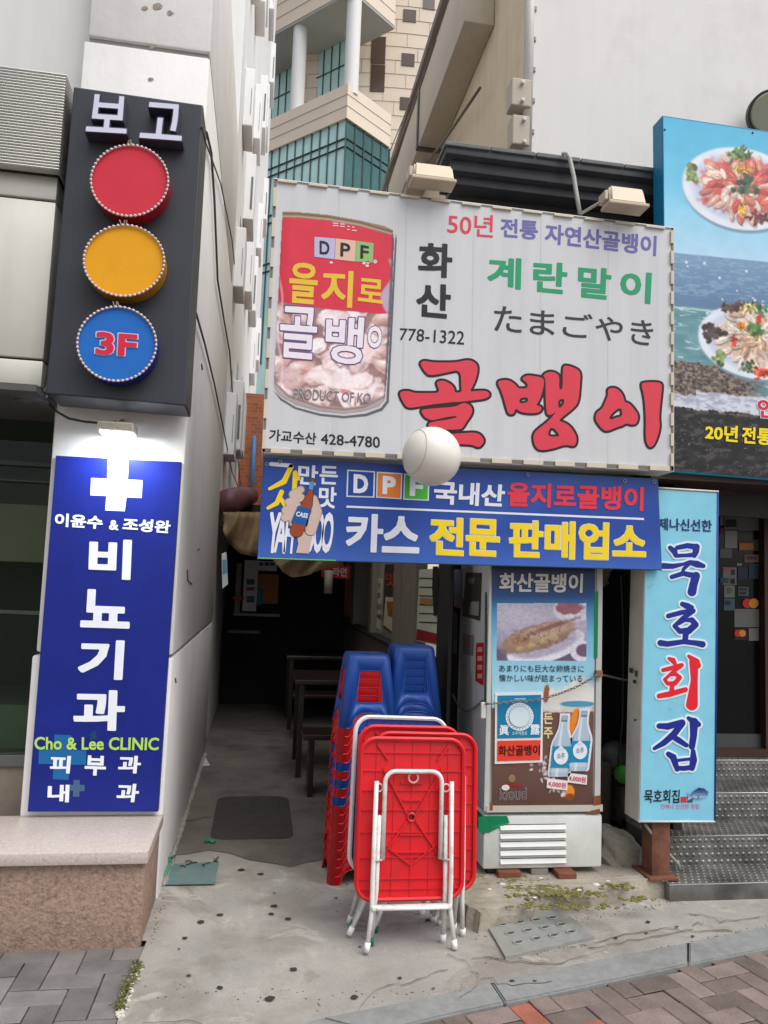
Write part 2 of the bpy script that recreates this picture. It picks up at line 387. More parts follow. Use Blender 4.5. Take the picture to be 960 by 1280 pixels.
weather(M_conc, [(1.1, 10, 1.6, .52, .60, (128, 122, 114), .6), (3.4, 9, .8, .57, .64, (186, 181, 173), .6), (1.7, 8, 2.2, .60, .66, (112, 112, 92), .45), (75, 4, 0, .60, .72, (96, 90, 84), .5), (160, 2, 0, .62, .74, (196, 190, 184), .5)])
M_conc_shaded = mat('alley_concrete', (108, 102, 95), 0.85, 0.3, 2.4, 0.6, 60, dirt=(72, 68, 62), dscale=2.2, damt=0.8)  # alley concrete with its shade put into the base colour, plus dirt
M_dirt = mat('joint_sand', (112, 104, 96), 0.95, 0.2, 20, 0.4, 80)
M_kerb = mat('grey_granite_kerb', (134, 136, 135), 0.85, 0.16, 30, 0.4, 150, dirt=(108, 106, 102), dscale=4, damt=0.6)
g = obj('ground', [(-400, -400, -0.03), (400, -400, -0.03), (400, 400, -0.03), (-400, 400, -0.03)], [(0, 1, 2, 3)], M_dirt); tag(g, kind='structure')
def gz(x, y, z=0.0): return P(x, y, Z(z))
# concrete apron running into the alley
edgeL = [(-0.385, 3.42), tuple(gz(172, 1205)[:2]), tuple(gz(160, 1238)[:2]), tuple(gz(149, 1268)[:2]), tuple(gz(141, 1300)[:2]), tuple(gz(133, 1345)[:2])]
kerbU = [gz(*p)[:2] for p in ((300, 1345), (330, 1297), (400, 1274), (470, 1260), (560, 1244), (614, 1229), (680, 1214), (760, 1198), (860, 1179), (960, 1159), (1040, 1142), (1120, 1125), (1300, 1090))]
kerbL = [gz(*p)[:2] for p in ((330, 1360), (400, 1312), (470, 1291), (520, 1279), (560, 1269), (631, 1254), (690, 1242), (752, 1229), (860, 1206), (960, 1186), (1040, 1170), (1120, 1153), (1300, 1116))]
loop = edgeL+[tuple(p) for p in kerbU]+[(3.6, 4.2), (1.1, 4.4), (1.1, 12.0), (-0.5, 12.0), (-0.5, 3.42)]
t = geometry.tessellate_polygon([[Vector((x, y, 0)) for x, y in loop]])
ap = obj('concrete_apron', [(x, y, 0.0) for x, y in loop], t, M_conc); tag(ap, kind='structure')
bm = bmesh.new(); bm.from_mesh(ap.data); bmesh.ops.recalc_face_normals(bm, faces=bm.faces)
if sum(f.normal.z for f in bm.faces) < 0: bmesh.ops.reverse_faces(bm, faces=bm.faces)
bm.to_mesh(ap.data); bm.free()
# floor deeper in the alley: shade put into a darker colour, ragged patch edge
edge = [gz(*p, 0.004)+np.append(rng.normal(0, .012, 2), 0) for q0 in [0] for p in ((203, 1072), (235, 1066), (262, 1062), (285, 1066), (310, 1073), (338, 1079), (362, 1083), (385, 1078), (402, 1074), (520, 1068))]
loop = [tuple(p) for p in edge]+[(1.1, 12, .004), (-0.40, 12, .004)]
obj('alley_floor', loop, [tuple(range(len(loop)))], M_conc_shaded)['kind'] = 'structure'
# kerb stones, flush and bevelled, with open joints
mb = MB(); cuts = [0, 2, 5, 8, 12]
def along(pts, s):
    i = min(int(s), len(pts)-2); return np.array(pts[i])*(1-(s-i))+np.array(pts[i+1])*(s-i)
for a, b in zip(cuts[:-1], cuts[1:]):
    ss = np.linspace(a+0.012, b-0.012, 5)
    up = [(*along(kerbU, s), 0.006) for s in ss]; lo = [(*along(kerbL, s), 0.004) for s in ss]
    lp = up+lo[::-1]; mb.prism(lp, [(x, y, -0.03) for x, y, z in lp])
kb = mb.build('kerb', M_kerb); tag(kb, kind='structure')
bm = bmesh.new(); bm.from_mesh(kb.data); bmesh.ops.recalc_face_normals(bm, faces=bm.faces)
bmesh.ops.bevel(bm, geom=[e for e in bm.edges if len(e.link_faces) == 2 and e.calc_face_angle(0) > 0.6], offset=0.006, segments=2, affect='EDGES'); bm.to_mesh(kb.data); bm.free()
# block paving in herringbone
def pavers(name, W, gap, keep, colour, ang=0.0, org=(0, 0)):
    V, F, Cc = [], [], []
    ca, sa = math.cos(ang), math.sin(ang)
    for i in range(-40, 60):
        for j in range(-40, 60):
            k = (i-j) % 4
            if k == 0: x0, y0, x1, y1 = i, j, i+2, j+1
            elif k == 3: x0, y0, x1, y1 = i, j, i+1, j+2
            else: continue
            mx_, my_ = (x0+x1)/2*W, (y0+y1)/2*W; cx, cy = org[0]+mx_*ca-my_*sa, org[1]+mx_*sa+my_*ca
            if not keep(cx, cy): continue
            z = -0.006+rng.uniform(-0.002, 0.002); hw, hh = (x1-x0)*W/2-gap, (y1-y0)*W/2-gap; b = 0.0035; n = len(V)
            tx, ty = rng.uniform(-0.004, 0.004, 2)
            for (dx, dy, dz) in ((-hw+b, -hh+b, 0), (hw-b, -hh+b, 0), (hw-b, hh-b, 0), (-hw+b, hh-b, 0), (-hw, -hh, -b), (hw, -hh, -b), (hw, hh, -b), (-hw, hh, -b)):
                x, y = mx_+dx, my_+dy; V.append((org[0]+x*ca-y*sa, org[1]+x*sa+y*ca, z+dz+tx*dx*2+ty*dy*2))
            F += [(n, n+1, n+2, n+3), (n+4, n+5, n+1, n), (n+5, n+6, n+2, n+1), (n+6, n+7, n+3, n+2), (n+7, n+4, n, n+3)]
            Cc += [lin(np.array(colour(cx, cy))*rng.uniform(0.84, 1.1))]*8
    o = obj(name, V, F, vmat('paver_concrete', 0.9, 0.25, 0.6, 70, 0.22)); tag(o, kind='structure')
    at = o.data.color_attributes.new('ink', 'FLOAT_COLOR', 'POINT'); c = np.ones((len(V), 4), np.float32); c[:, :3] = np.array(Cc); at.data.foreach_set('color', c.ravel())
xl = np.array([p[0] for p in edgeL]); yl = np.array([p[1] for p in edgeL])
pavers('pavement', 0.105, 0.0016, lambda x, y: -2.2 < x < np.interp(y, yl[::-1], xl[::-1])+0.08 and 1.6 < y < 3.46, lambda x, y: (118, 114, 111), 0.0, (0.02, 0.03))
kl = np.array(kerbL)
reds = [gz(*p)[:2] for p in ((645, 1268), (684, 1262), (744, 1279), (596, 1279))]
def pcol(x, y):
    return (160, 98, 82) if any(math.hypot(x-a, y-b) < 0.075 for a, b in reds) else (121, 108, 102)
pavers('brick_paving', 0.09, 0.0013, lambda x, y: 0.3 < x < 4.2 and 1.6 < y < np.interp(x, kl[:, 0], kl[:, 1])+0.02, pcol, 0.23, (0.05, 0.02))
# dark chewing-gum stains trodden into the concrete
mb = MB()
for x, y, r in ((333, 575, 0),):
    pass
spots = [(251, 1152, 7), (275, 1143, 7), (231, 1172, 6), (224, 1186, 3), (343, 1132, 7), (339, 1142, 6), (360, 1148, 6), (302, 1087, 9), (326, 1092, 6), (420, 1122, 4), (367, 1211, 7), (275, 1234, 7), (337, 1248, 9),
         (443, 1246, 7), (343, 1116, 4), (236, 1219, 4), (535, 1150, 5), (500, 1222, 4), (810, 1152, 5), (808, 1166, 5), (780, 1130, 5), (866, 1170, 4), (640, 1226, 5), (668, 1226, 4), (770, 1172, 5), (846, 1158, 4), (542, 1235, 4), (450, 1183, 3)]
for x, y, r in spots:
    c = gz(x, y, 0.006); rr = r*0.0016*rng.uniform(0.8, 1.2); n = 11; k = rng.uniform(0.75, 1.2, n)
    mb.add([(c[0]+rr*1.3*k[i]*math.cos(6.283*i/n), c[1]+rr*1.1*k[i]*math.sin(6.283*i/n), 0.006) for i in range(n)], [tuple(range(n))])
tag(mb.build('gum_stains', mat('gum', (52, 48, 46), 0.8)), kind='stuff')
# open cracks in the concrete
mb = MB()
for pts in ([(560, 1192), (585, 1203), (600, 1222), (592, 1236), (575, 1246)], [(742, 1178), (790, 1166), (830, 1160), (870, 1164), (915, 1163)], [(735, 1185), (800, 1172), (862, 1163), (880, 1152)], [(205, 1032), (240, 1024), (275, 1018), (310, 1012)],
            [(590, 1195), (640, 1200), (700, 1205), (760, 1186)], [(180, 1279), (230, 1276), (262, 1280)], [(600, 1222), (640, 1232), (690, 1226)], [(446, 1262), (470, 1236), (512, 1226), (560, 1212)], [(860, 1140), (900, 1152), (950, 1146)]):
    fine = []
    for a, b in zip(pts[:-1], pts[1:]):
        for s in np.linspace(0, 1, 6)[:-1]: fine.append(np.array(a)*(1-s)+np.array(b)*s+rng.normal(0, 1.3, 2))
    fine.append(np.array(pts[-1])); n = len(fine); k = len(mb.v)
    lo = [gz(x, y+rng.uniform(0.1, 0.6), 0.0065) for x, y in fine]; up = [gz(x, y-rng.uniform(0.1, 0.5), 0.0065) for x, y in fine]
    mb.add(lo+up, [(i, i+1, n+i+1, n+i) for i in range(n-1)])
tag(mb.build('pavement_cracks', mat('crack_dirt', (74, 68, 62), 0.95)), kind='stuff')

mb = MB(); r = np.random.default_rng(31)
for (x0, y0, x1, y1, n_, sp_) in ((200, 1104, 246, 985, 60, 4), (188, 1180, 205, 1120, 30, 4), (590, 1172, 840, 1126, 110, 5), (560, 1242, 960, 1156, 120, 4), (400, 1100, 600, 1160, 60, 22), (605, 1200, 740, 1178, 50, 5), (180, 1230, 560, 1240, 60, 26)):
    for k in range(n_):
        t = r.random(); c_ = gz(x0+(x1-x0)*t+r.normal(0, sp_), y0+(y1-y0)*t+abs(r.normal(0, sp_*.5)), .0); w_ = r.uniform(.0015, .0045); mb.sphere(c_, (w_*1.3, w_, w_*.8), 5, 4)
tag(mb.build('grit', mat('grit', (104, 96, 86), .95, .4, 90)), kind='stuff')

# ================================================================ left: the clinic building
M_white = mat('white_painted_concrete', (229, 227, 225), 0.75, 0.04, 3, 0.2, 25, streak=0.05, dirt=(198, 194, 190), dscale=1.8, damt=0.3)
M_whiteside = M_white
M_panel = mat('pale_cladding', (214, 214, 212), 0.5, 0.04, 2, streak=0.06)
M_beige = mat('beige_metal_cladding', (204, 201, 192), 0.38, 0.06, 3, metal=0.25, streak=0.08)
M_rib = mat('ribbed_zinc', (196, 195, 190), 0.36, 0.06, 3, metal=0.5)
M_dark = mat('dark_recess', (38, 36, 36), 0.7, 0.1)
M_black = mat('black_rubber', (24, 24, 26), 0.6)
cl = thing('clinic_building', (-0.7, 3.9, 0), 'white painted concrete building with pillar and beige metal shop front at left', 'building')
# pillar: two lifts with a groove between, running back along the alley
YP = 3.85
mb = MB()
zs = [(-0.03, 1.105), (1.12, 4.17), (4.20, 5.4)]
for a, b in zs: mb.rbox((-1.0 if a > 4 else (-1.018 if a > 1 else -1.034), YP, a), (-0.395, 7.0, b), 0.012)
pil = auto_smooth(mb.build('pillar', M_white, cl))
for a, b in ((1.10, 1.125), (4.165, 4.205)): MB().box((-0.995, YP+0.02, a), (-0.408, 6.99, b)).build('groove', mat('groove_gap', (150, 146, 140), 0.9), pil)
mb = MB()                                                        # chipped anchor holes and a mortar patch on the pillar
for x, y, r in ((190, 58, 4), (189, 99, 3.5), (197, 8, 6), (181, 10, 4), (213, 16, 4)):
    e = ell(x, y, r, r*0.7, 12)*1.0; e += rng.normal(0, 0.5, e.shape); f = un(e[:, 0], e[:, 1], Y(YP-0.003)); mb.add(f, [tuple(range(11, -1, -1))])
mb.build('anchor_hole', mat('old_mortar', (150, 142, 128), 0.95, 0.3, 60), pil)
mb = MB()                                                        # hairline marks along the alley face of the pillar
for pts in ([(252, 455), (253, 462)], [(234, 712), (235, 726), (240, 730)], [(219, 848), (220, 853)], [(247, 687), (250, 686)]):
    mb.tube([P(x, y, X(-0.392)) for x, y in pts], 0.004, 5)
mb.build('fixing_hook', mat('dull_iron', (110, 104, 98), 0.7), pil)
# crumbling mortar skirting at the foot of the alley face
mb = MB(); n = 26
for i in range(n):
    y = 4.05+i*0.11; mb.sphere((-0.385, y, 0.005), (0.012+0.01*rng.random(), 0.075, 0.012+0.014*rng.random()), 8, 5)
mb.build('skirting_mortar', mat('skirting_mortar', (150, 145, 138), 0.9, 0.15, 12, 0.4, 50), cl, True)
# upper wall, shutter housing, beige panels, soffit
box('upper_wall', (-3.2, 3.97, 3.9), (-1.002, 4.3, 5.4), M_panel, cl, 0.01)
YB = 3.62
def slab(name, px, th, m, par, r=0.008, yy=YB): return quad_panel(name, px, Y(yy), th, m, par, r)
rb = P(83, 95, Y(3.55)); rt = rb[0]; z0, z1 = P(75, 213, Y(3.55))[2], P(83, 92, Y(3.55))[2]
mb = MB(); nr = 34
for i in range(nr):
    a = z0+(z1-z0)*i/nr; mb.rbox((-2.4, 3.55, a+0.0015), (rt, 3.95, a+(z1-z0)/nr-0.0015), 0.005)
sh = auto_smooth(mb.build('shutter_housing', M_rib, cl), 50)
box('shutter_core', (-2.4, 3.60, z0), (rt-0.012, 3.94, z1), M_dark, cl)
xr = P(66, 300, Y(YB))[0]
zc = [P(60, q, Y(YB))[2] for q in (220, 249, 252, 449, 452, 484)]
for nm, za, zb in (('cladding_panel', zc[1], zc[0]), ('cladding_panel', zc[3], zc[2]), ('cladding_panel', zc[5], zc[4])):
    auto_smooth(box(nm, (-2.4, YB, za), (xr, 3.95, zb), M_beige, cl, 0.006))
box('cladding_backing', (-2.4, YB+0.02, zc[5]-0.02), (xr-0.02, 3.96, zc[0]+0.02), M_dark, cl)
mb = MB(); mb.tube([(xr, YB+0.1, zc[3]), (xr+0.02, YB+0.06, zc[5]+0.02), (xr, YB+0.05, zc[5]-0.03), (xr-0.12, YB+0.06, zc[5]-0.06)], 0.022, 8)
mb.build('corner_trim', mat('dark_zinc', (96, 94, 90), 0.4, metal=0.4), cl, True)
box('soffit', (-3.2, 3.5, zc[5]-0.05), (-1.01, 4.9, zc[5]-0.02), mat('soffit_grey', (84, 84, 82), 0.6), cl)
# shop window set back under the soffit
YG = 4.18
zsill = P(25, 942, Y(YG))[2]
M_glassL = mat('shop_glass', (18, 26, 22), 0.06, 0.02, spec=0.28)
win = box('shop_window', (-3.2, YG+0.02, zsill), (-1.005, YG+0.035, 2.9), None, cl)
gm = bpy.data.materials.new('tinted_glass'); gm.use_nodes = True
b = gm.node_tree.nodes['Principled BSDF']; b.inputs['Base Color'].default_value = (0.8, 0.88, 0.82, 1); b.inputs['Roughness'].default_value = 0.03; b.inputs['Transmission Weight'].default_value = 1.0; b.inputs['IOR'].default_value = 1.2
win.data.materials.append(gm)
M_alu = mat('grey_aluminium', (120, 120, 116), 0.4, 0.05, metal=0.6)
for yy, h in ((577, 7), (600, 3)): 
    a = P(25, yy, Y(YG))[2]; box('window_rail', (-3.2, YG-0.015, a-h*0.003), (-1.005, YG+0.019, a), mat('dark_rail', (74, 74, 72), 0.5, metal=0.3), cl)
box('window_frame', (-1.035, YG-0.01, zsill), (-1.003, YG+0.018, 2.9), mat('dark_frame', (50, 50, 50), 0.5), cl)
box('window_sill', (-3.2, YG-0.03, zsill-0.06), (-1.003, YG+0.05, zsill-0.001), M_alu, cl, 0.004)
box('stall_riser', (-3.2, YG-0.01, 0.0), (-1.003, YG+0.1, zsill-0.062), mat('riser_stone', (150, 138, 122), 0.7, 0.12, 20), cl)
mi = MB(); mi.box((-3.2, 6.4, 0.5), (-1.003, 6.5, 3.0)); mi.box((-3.2, YG+0.06, 2.92), (-1.003, 6.5, 3.0)); mi.box((-3.2, YG+0.1, 0.4), (-1.003, 6.4, 0.5)); mi.box((-3.3, YG, 0.4), (-3.2, 6.5, 3.0))
mi.build('shop_interior', mat('interior_dark', (96, 102, 92), 0.8, 0.1), cl)
box('green_box', (-3.1, 5.0, 1.55), (-1.02, 5.5, 1.9), mat('olive_board', (140, 146, 118), 0.7), cl)  # olive box put behind the glass for its greenish reflection
box('low_green_box', (-3.1, 4.7, 0.5), (-1.02, 5.5, 0.74), mat('grey_green_board', (104, 118, 98), 0.7), cl)  # lower box added for the same green reflection
mb = MB(); mb.tube([(-3.0, 4.8, 1.27), (-1.02, 4.8, 1.25)], 0.012, 6); mb.build('display_rail', mat('bright_rail', (190, 196, 190), 0.3, metal=0.6), cl)
# granite plinth
M_gcap = mat('polished_granite', (188, 176, 168), 0.35, 0.22, 90, spec=0.5, dirt=(160, 138, 126), dscale=70, damt=0.6)
M_gblk = mat('rough_granite', (166, 140, 124), 0.9, 0.3, 70, 1.4, 40, dirt=(120, 96, 84), dscale=45, damt=0.8)
gp = thing('granite_plinth', (-0.9, 3.5, 0), 'pink granite ledge with polished slab below the blue clinic sign', 'plinth')
zcap = 0.38
auto_smooth(box('cap_slab', (-2.2, 3.345, zcap-0.05), (-0.392, YP-0.002, zcap), M_gcap, gp, 0.005))
auto_smooth(box('block', (-2.2, 3.375, -0.02), (-0.405, YP-0.003, zcap-0.051), M_gblk, gp, 0.006))

# traffic-light shaped sign box
M_signbox = mat('charcoal_sign_sheet', (52, 55, 62), 0.42, 0.06, 4, streak=0.08)
ts = thing('signal_sign', (-0.85, 3.5, 2.3), 'dark grey box sign with red yellow and blue discs like a traffic light', 'sign')
YS = 3.54
quad_panel('sign_box', [(92, 108), (254, 131), (232, 507), (57, 492)], Y(YS), YP-YS-0.05, M_signbox, ts, 0.006)
for ch, q in (('보', [(113, 117), (161, 121), (158, 167), (107, 164)]), ('고', [(182, 127), (229, 131), (227, 176), (174, 172)])):
    text('channel_letter_side', ch, q, Y(YS-0.075), ink(66, 68, 84), ts, 0.055, 0.02, depth=0.07)
    text('channel_letter', ch, q, Y(YS-0.079), ink(208, 208, 228), ts, 0.022)
def disc_lamp(cx, cy, rx, ry, col, edge):
    e = ell(cx, cy, rx, ry, 56); f = un(e[:, 0], e[:, 1], Y(YS-0.09)); bk = f+np.array([0, 0.088, 0])
    d = MB().prism(f[::-1], bk[::-1]).build('disc', ink(*edge), ts); d.data.materials.append(ink(*col))
    d.data.polygons[0].material_index = 1
    for p in d.data.polygons: p.use_smooth = p.index > 1
    me = d.data; me.set_sharp_from_angle(angle=math.radians(50))
    mb = MB(); n = 54                                            # rope of little white lamps round the rim
    e2 = ell(cx, cy, rx*0.985, ry*0.985, n*2)
    g2 = un(e2[:, 0], e2[:, 1], Y(YS-0.097))
    for i in range(n): mb.tube([g2[2*i], (g2[2*i]+g2[(2*i+1) % (2*n)])/2+(0, -0.004, 0), g2[(2*i+1) % (2*n)]], [0.0045, 0.0065, 0.0045], 6)
    mb.build('lamp_rope', ink(222, 206, 204), d, True)
    MB().tube(list(g2), 0.0035, 5, True).build('rope_wire', ink(150, 120, 118), d)
    m2 = MB()
    for k in range(3):
        a = g2[int(n*1.5)+k-1]; m2.tube([a, a+(rng.uniform(-.01, .01), -0.01, 0.02)], 0.003, 5)
    m2.build('rope_clip', ink(170, 160, 150), d)
    return d
disc_lamp(162, 226, 49, 45, (204, 44, 62), (150, 22, 36))
disc_lamp(155, 326, 51, 45, (228, 160, 8), (176, 120, 8))
d3 = disc_lamp(146, 430, 50, 47, (26, 104, 190), (22, 40, 120))
text('numerals_outline', '3F', [(120, 414), (172, 418), (170, 446), (119, 443)], Y(YS-0.0925), ink(214, 196, 220), ts, 0.085, 0.045)
text('numerals', '3F', [(120, 414), (172, 418), (170, 446), (119, 443)], Y(YS-0.095), ink(212, 36, 64), ts, 0.045)

# blue clinic sign
YC = YP-0.045
cs = thing('clinic_sign', (-0.7, YC, 0.4), 'tall blue sign of the clinic with white cross and lettering', 'sign')
def navy(p):
    p.c[:] = (22, 38, 130); p.mix((18, 30, 112), fbm(p.x/40, p.y/60, 3)*0.5)
art('sign_face', [(70, 570), (226, 578), (197, 1014), (35, 1014)], Y(YC), navy, cs, 4, 0.4)
quad_panel('sign_body', [(70, 569.5), (226.5, 577.5), (197.5, 1014.5), (34.5, 1014.5)], Y(YC+0.003), 0.038, ink(22, 30, 100), cs)
Wt = ink(232, 236, 244)
c2 = Y(YC-0.0012)
def poly(name, px, pl, m, par):
    px = np.array(px, float); f = [tuple(i for t in [tt] for i in t) for tt in geometry.tessellate_polygon([[Vector((a, b, 0)) for a, b in px]])]
    return place(name, px, orient(px, f), pl, m, par)
poly('cross', [(135, 571), (161, 573), (159.5, 599.5), (178, 600.5), (177, 622.5), (158, 621.5), (156, 639), (131.5, 638), (133, 620), (113, 619), (114, 597.5), (134, 598.5)], c2, ink(240, 244, 236), cs)
poly('teal_cross', [(68, 918), (89, 919), (88.5, 937), (108, 938), (107.5, 956), (87, 956), (86, 975), (66, 974), (67, 955), (48, 955), (48.5, 936), (67.5, 936.5)], c2, ink(28, 100, 158), cs)
poly('grey_cross', [(92, 975), (100, 975), (99.7, 981), (106, 981.3), (105.5, 989), (99.3, 989), (99, 996), (91, 996), (91.3, 988.5), (85, 988), (85.3, 980.6), (91.7, 981)], c2, ink(66, 98, 132), cs)
poly('teal_patch', [(112, 918), (119, 912), (122, 924), (113, 925)], c2, ink(24, 62, 110), cs)
c3 = Y(YC-0.0026)
for nm, bd, q in (('이윤수', .05, [(69, 641), (129, 645), (128, 661.5), (68, 658)]), ('&', .04, [(137, 650), (148, 650.5), (148, 663), (136, 662)]), ('조성완', .05, [(154, 647), (214, 651), (212, 667), (153, 663)]),
                  ('비', .055, [(112, 673), (165, 675), (163, 725), (110, 723)]), ('뇨', .055, [(103, 736), (163, 738), (162, 786), (100, 784)]), ('기', .055, [(99, 799), (156, 800.5), (153, 850), (97, 849)]), ('과', .055, [(93, 862), (157, 863), (155, 914), (91, 912)]),
                  ('피', .05, [(63, 944), (89, 945), (87, 967), (62, 966)]), ('부', .05, [(107, 944), (133, 945), (132, 970), (105, 969)]), ('과', .05, [(149, 944), (177, 945), (175, 967), (147, 966)]),
                  ('내', .05, [(60, 980), (87, 981), (86, 1003), (59, 1002)]), ('과', .05, [(147, 979), (175, 980), (172, 1003), (145, 1002)])):
    text('lettering', nm, q, c3, Wt, cs, bd)
outlined('clinic_name', 'Cho & Lee CLINIC', [(43, 921), (199, 922), (198, 938), (43, 937)], c3, ink(178, 214, 96), ink(40, 96, 110), cs, 0.035, 0.02)

# lit floodlight above the clinic sign
fl = thing('floodlight', tuple(P(146, 540, Y(3.66))), 'small lit white floodlight above the blue clinic sign', 'floodlight')
mb = MB(); a = P(124, 534, Y(3.66)); b2 = P(169, 543, Y(3.66)); mb.rbox((a[0], 3.60, b2[2]-0.0), (b2[0], 3.74, b2[2]+0.045), 0.012)
hb = mb.build('housing', ink(206, 200, 186), fl)
mb = MB()
for i in range(14): mb.box((a[0]+0.006+i*0.0112, 3.593, b2[2]+0.004), (a[0]+0.011+i*0.0112, 3.6, b2[2]+0.036))
mb.build('heat_fins', ink(186, 178, 164), fl)
MB().tube([(a[0]+0.08, 3.68, b2[2]+0.04), (a[0]+0.085, 3.74, b2[2]+0.075), (a[0]+0.09, YP, b2[2]+0.08)], 0.011, 6).build('bracket', ink(150, 146, 136), fl)
box('lens', (a[0]+0.012, 3.615, b2[2]-0.006), (b2[0]-0.012, 3.725, b2[2]-0.001), emat('lamp_glow', (235, 245, 255), 22), fl)
al = bpy.data.lights.new('floodlight_beam', 'AREA'); al.shape = 'RECTANGLE'; al.size = 0.13; al.size_y = 0.1; al.energy = 5.0; al.color = (0.88, 0.95, 1.0)
ao = bpy.data.objects.new('floodlight_beam', al); COL.objects.link(ao); ao.parent = fl
ao.location = Vector(((a[0]+b2[0])/2, 3.68, b2[2]-0.012))-fl.location; ao.rotation_euler = Vector((0, 0.35, -1)).to_track_quat('-Z', 'Y').to_euler()
# cables
def cable(name, pts, r, m, label, par=None):
    o = MB().tube(pts, r, 6).build(name, m, par, True); return tag(o, label, 'cable')
Mc = ink(92, 90, 88, 0.6)
cable('power_cable', [P(x, y, Y(yy)) for x, y, yy in ((62, 505, 3.62), (72, 515, 3.6), (86, 523, 3.62), (105, 527, 3.64), (125, 529, 3.66), (146, 527, 3.68))], 0.006, ink(40, 40, 40), 'black cable drooping to the lit floodlight under the disc sign')
PX = X(-0.38)
cable('wall_cable', [P(x, y, PX) for x, y in ((258, 165), (264, 190), (268, 250), (270, 300), (272, 350), (280, 400), (287, 440), (291, 500), (296, 560), (301, 612))], 0.007, Mc, 'grey cable running down the alley side of the white pillar from the disc sign')
cable('wall_cable', [P(x, y, PX) for x, y in ((245, 391), (256, 430), (268, 480), (280, 540), (290, 590), (300, 614))], 0.006, Mc, 'thin grey cable slanting across the alley side of the pillar from its corner')
cable('wall_cable', [P(x, y, PX) for x, y in ((252, 158), (256, 175), (276, 230), (290, 300), (293, 330))], 0.005, Mc, 'dark cable bending away from the upper corner of the pillar')

# ================================================================ back of the alley: distant buildings
M_apt = mat('white_apartment_render', (236, 236, 236), 0.8, 0.04, 1.2, streak=0.06)
ab = thing('apartment_building', (-1, 12, 0), 'long white building with small windows and boxy fins receding behind the pillar', 'building')
XA = -0.42
yend = P(343, 60, X(XA))[1]
box('wall', (-6, 7.02, 0), (XA, min(max(yend, 14), 60), 45), M_apt, ab)
M_win = mat('window_dark', (116, 122, 126), 0.2, spec=0.5)
fr = [(7.6, 1.0), (8.8, 1.3), (10.4, 1.3), (12.4, 1.5), (15.0, 1.5), (18.5, 1.7)]
for i, (yy, hh) in enumerate(fr):
    z = 2.7+0.25*(i % 3)
    while z < 9+yy*1.2:
        f = MB().rbox((XA, yy, z), (XA+0.10+0.02*(i % 2), yy+0.5+0.12*i, z+hh*0.62), 0.01).build('window_box', M_apt, ab)
        MB().box((XA+0.10+0.02*(i % 2)-0.02, yy-0.004, z+0.12), (XA+0.075, yy+0.001, z+hh*0.4)).build('window', M_win, f)
        MB().box((XA-0.02, yy+0.7+0.12*i, z+hh*0.62), (XA+0.004, yy+1.0+0.16*i, z+hh*0.62+0.45)).build('window', M_win, ab)
        z += hh*(2.1 if i % 2 else 1.7)
# office tower
M_stone = mat('pale_stone_cladding', (226, 212, 194), 0.7, 0.05, 0.4, streak=0.06)
M_joint = mat('cladding_joint', (190, 176, 162), 0.9)  # joints paled: haze put into the distant tower's colour
M_teal = mat('teal_curtain_glass', (198, 238, 237), 0.2, 0.16, 0.3, spec=0.6)  # sky reflection of the left face put into the pale colour
M_tealshade = mat('shaded_teal_glass', (52, 100, 98), 0.06, 0.4, 0.35, spec=0.6)  # same curtain glass, the right face's shade put into its colour
M_mull = mat('mullion', (40, 64, 68), 0.4)
tw = thing('office_tower', (5, 62, 0), 'tall beige stone office tower with teal glass and white columns behind the alley', 'building')
YT = 60.0
A = P(433, 150, Y(YT)); zg = A[2]; zb = P(433, 107, Y(YT))[2]
Lp = gz(340, 190, zg); Rp = gz(487, 187, zg)
dl = (Lp-A)[:2]; dr = (Rp-A)[:2]
def pt2(o, d, s, z): return (o[0]+d[0]*s, o[1]+d[1]*s, z)
Lx = 1.6                                                         # left face runs on out of sight behind the white building
def wallquad(o, d, s0, s1, z0_, z1_): return [pt2(o, d, s0, z0_), pt2(o, d, s1, z0_), pt2(o, d, s1, z1_), pt2(o, d, s0, z1_)]
inn = (dl/np.linalg.norm(dl)+dr/np.linalg.norm(dr)); inn = inn/np.linalg.norm(inn)
def block(name, zl, zh, m, par, off=0.0):
    o = A[:2]-inn*off
    lp = [pt2(o, dl, Lx, zl), pt2(o, dl, 0, zl), pt2(o, dr, 1, zl), pt2(o+dr, dl, Lx, zl)]
    return MB().prism(lp, [(x, y, zh) for x, y, z in lp]).build(name, m, par)
bm_ = block('glass_block', 0, zg, M_teal, tw)
gl = MB().add(wallquad(A[:2]-inn*0.05, dr, 0, 1, 0, zg), [(0, 1, 2, 3)]).build('side_glass', M_tealshade, tw)
mb = MB(); H = zb-zg
nl, nr_ = int(round(9*Lx)), 5
for k in range(nl+1):
    s = k/9; p = pt2(A[:2]-inn*0.08, dl, s, 0); mb.box((p[0]-0.06, p[1]-0.06, 20), (p[0]+0.06, p[1]+0.06, zg))
for k in range(nr_+1):
    p = pt2(A[:2]-inn*0.1, dr, k/nr_, 0); mb.box((p[0]-0.06, p[1]-0.06, 20), (p[0]+0.06, p[1]+0.06, zg))
for z in (zg-1.6, zg-2.3, zg-6.0, zg-6.7, zg-10.4, zg-11.1):
    for d, s1 in ((dl, Lx), (dr, 1.0)):
        a, b = np.array(pt2(A[:2]-inn*0.1, d, 0, z)), np.array(pt2(A[:2]-inn*0.1, d, s1, z)); mb.tube([a, b], 0.07, 4)
mb.build('mullions', M_mull, tw)
block('parapet_band', zg, zb, M_stone, tw, 0.35)
mb = MB()
for z in (zg+H*0.35, zg+H*0.68):
    for d, s1 in ((dl, Lx), (dr, 1.0)): mb.tube([pt2(A[:2]-inn*0.36, d, 0, z), pt2(A[:2]-inn*0.36, d, s1, z)], 0.035, 4)
mb.build('band_joints', M_joint, tw)
zs_ = gz(493, 37, 1)[2]
q = P(493, 37, Y(Rp[1])); zs_ = q[2]
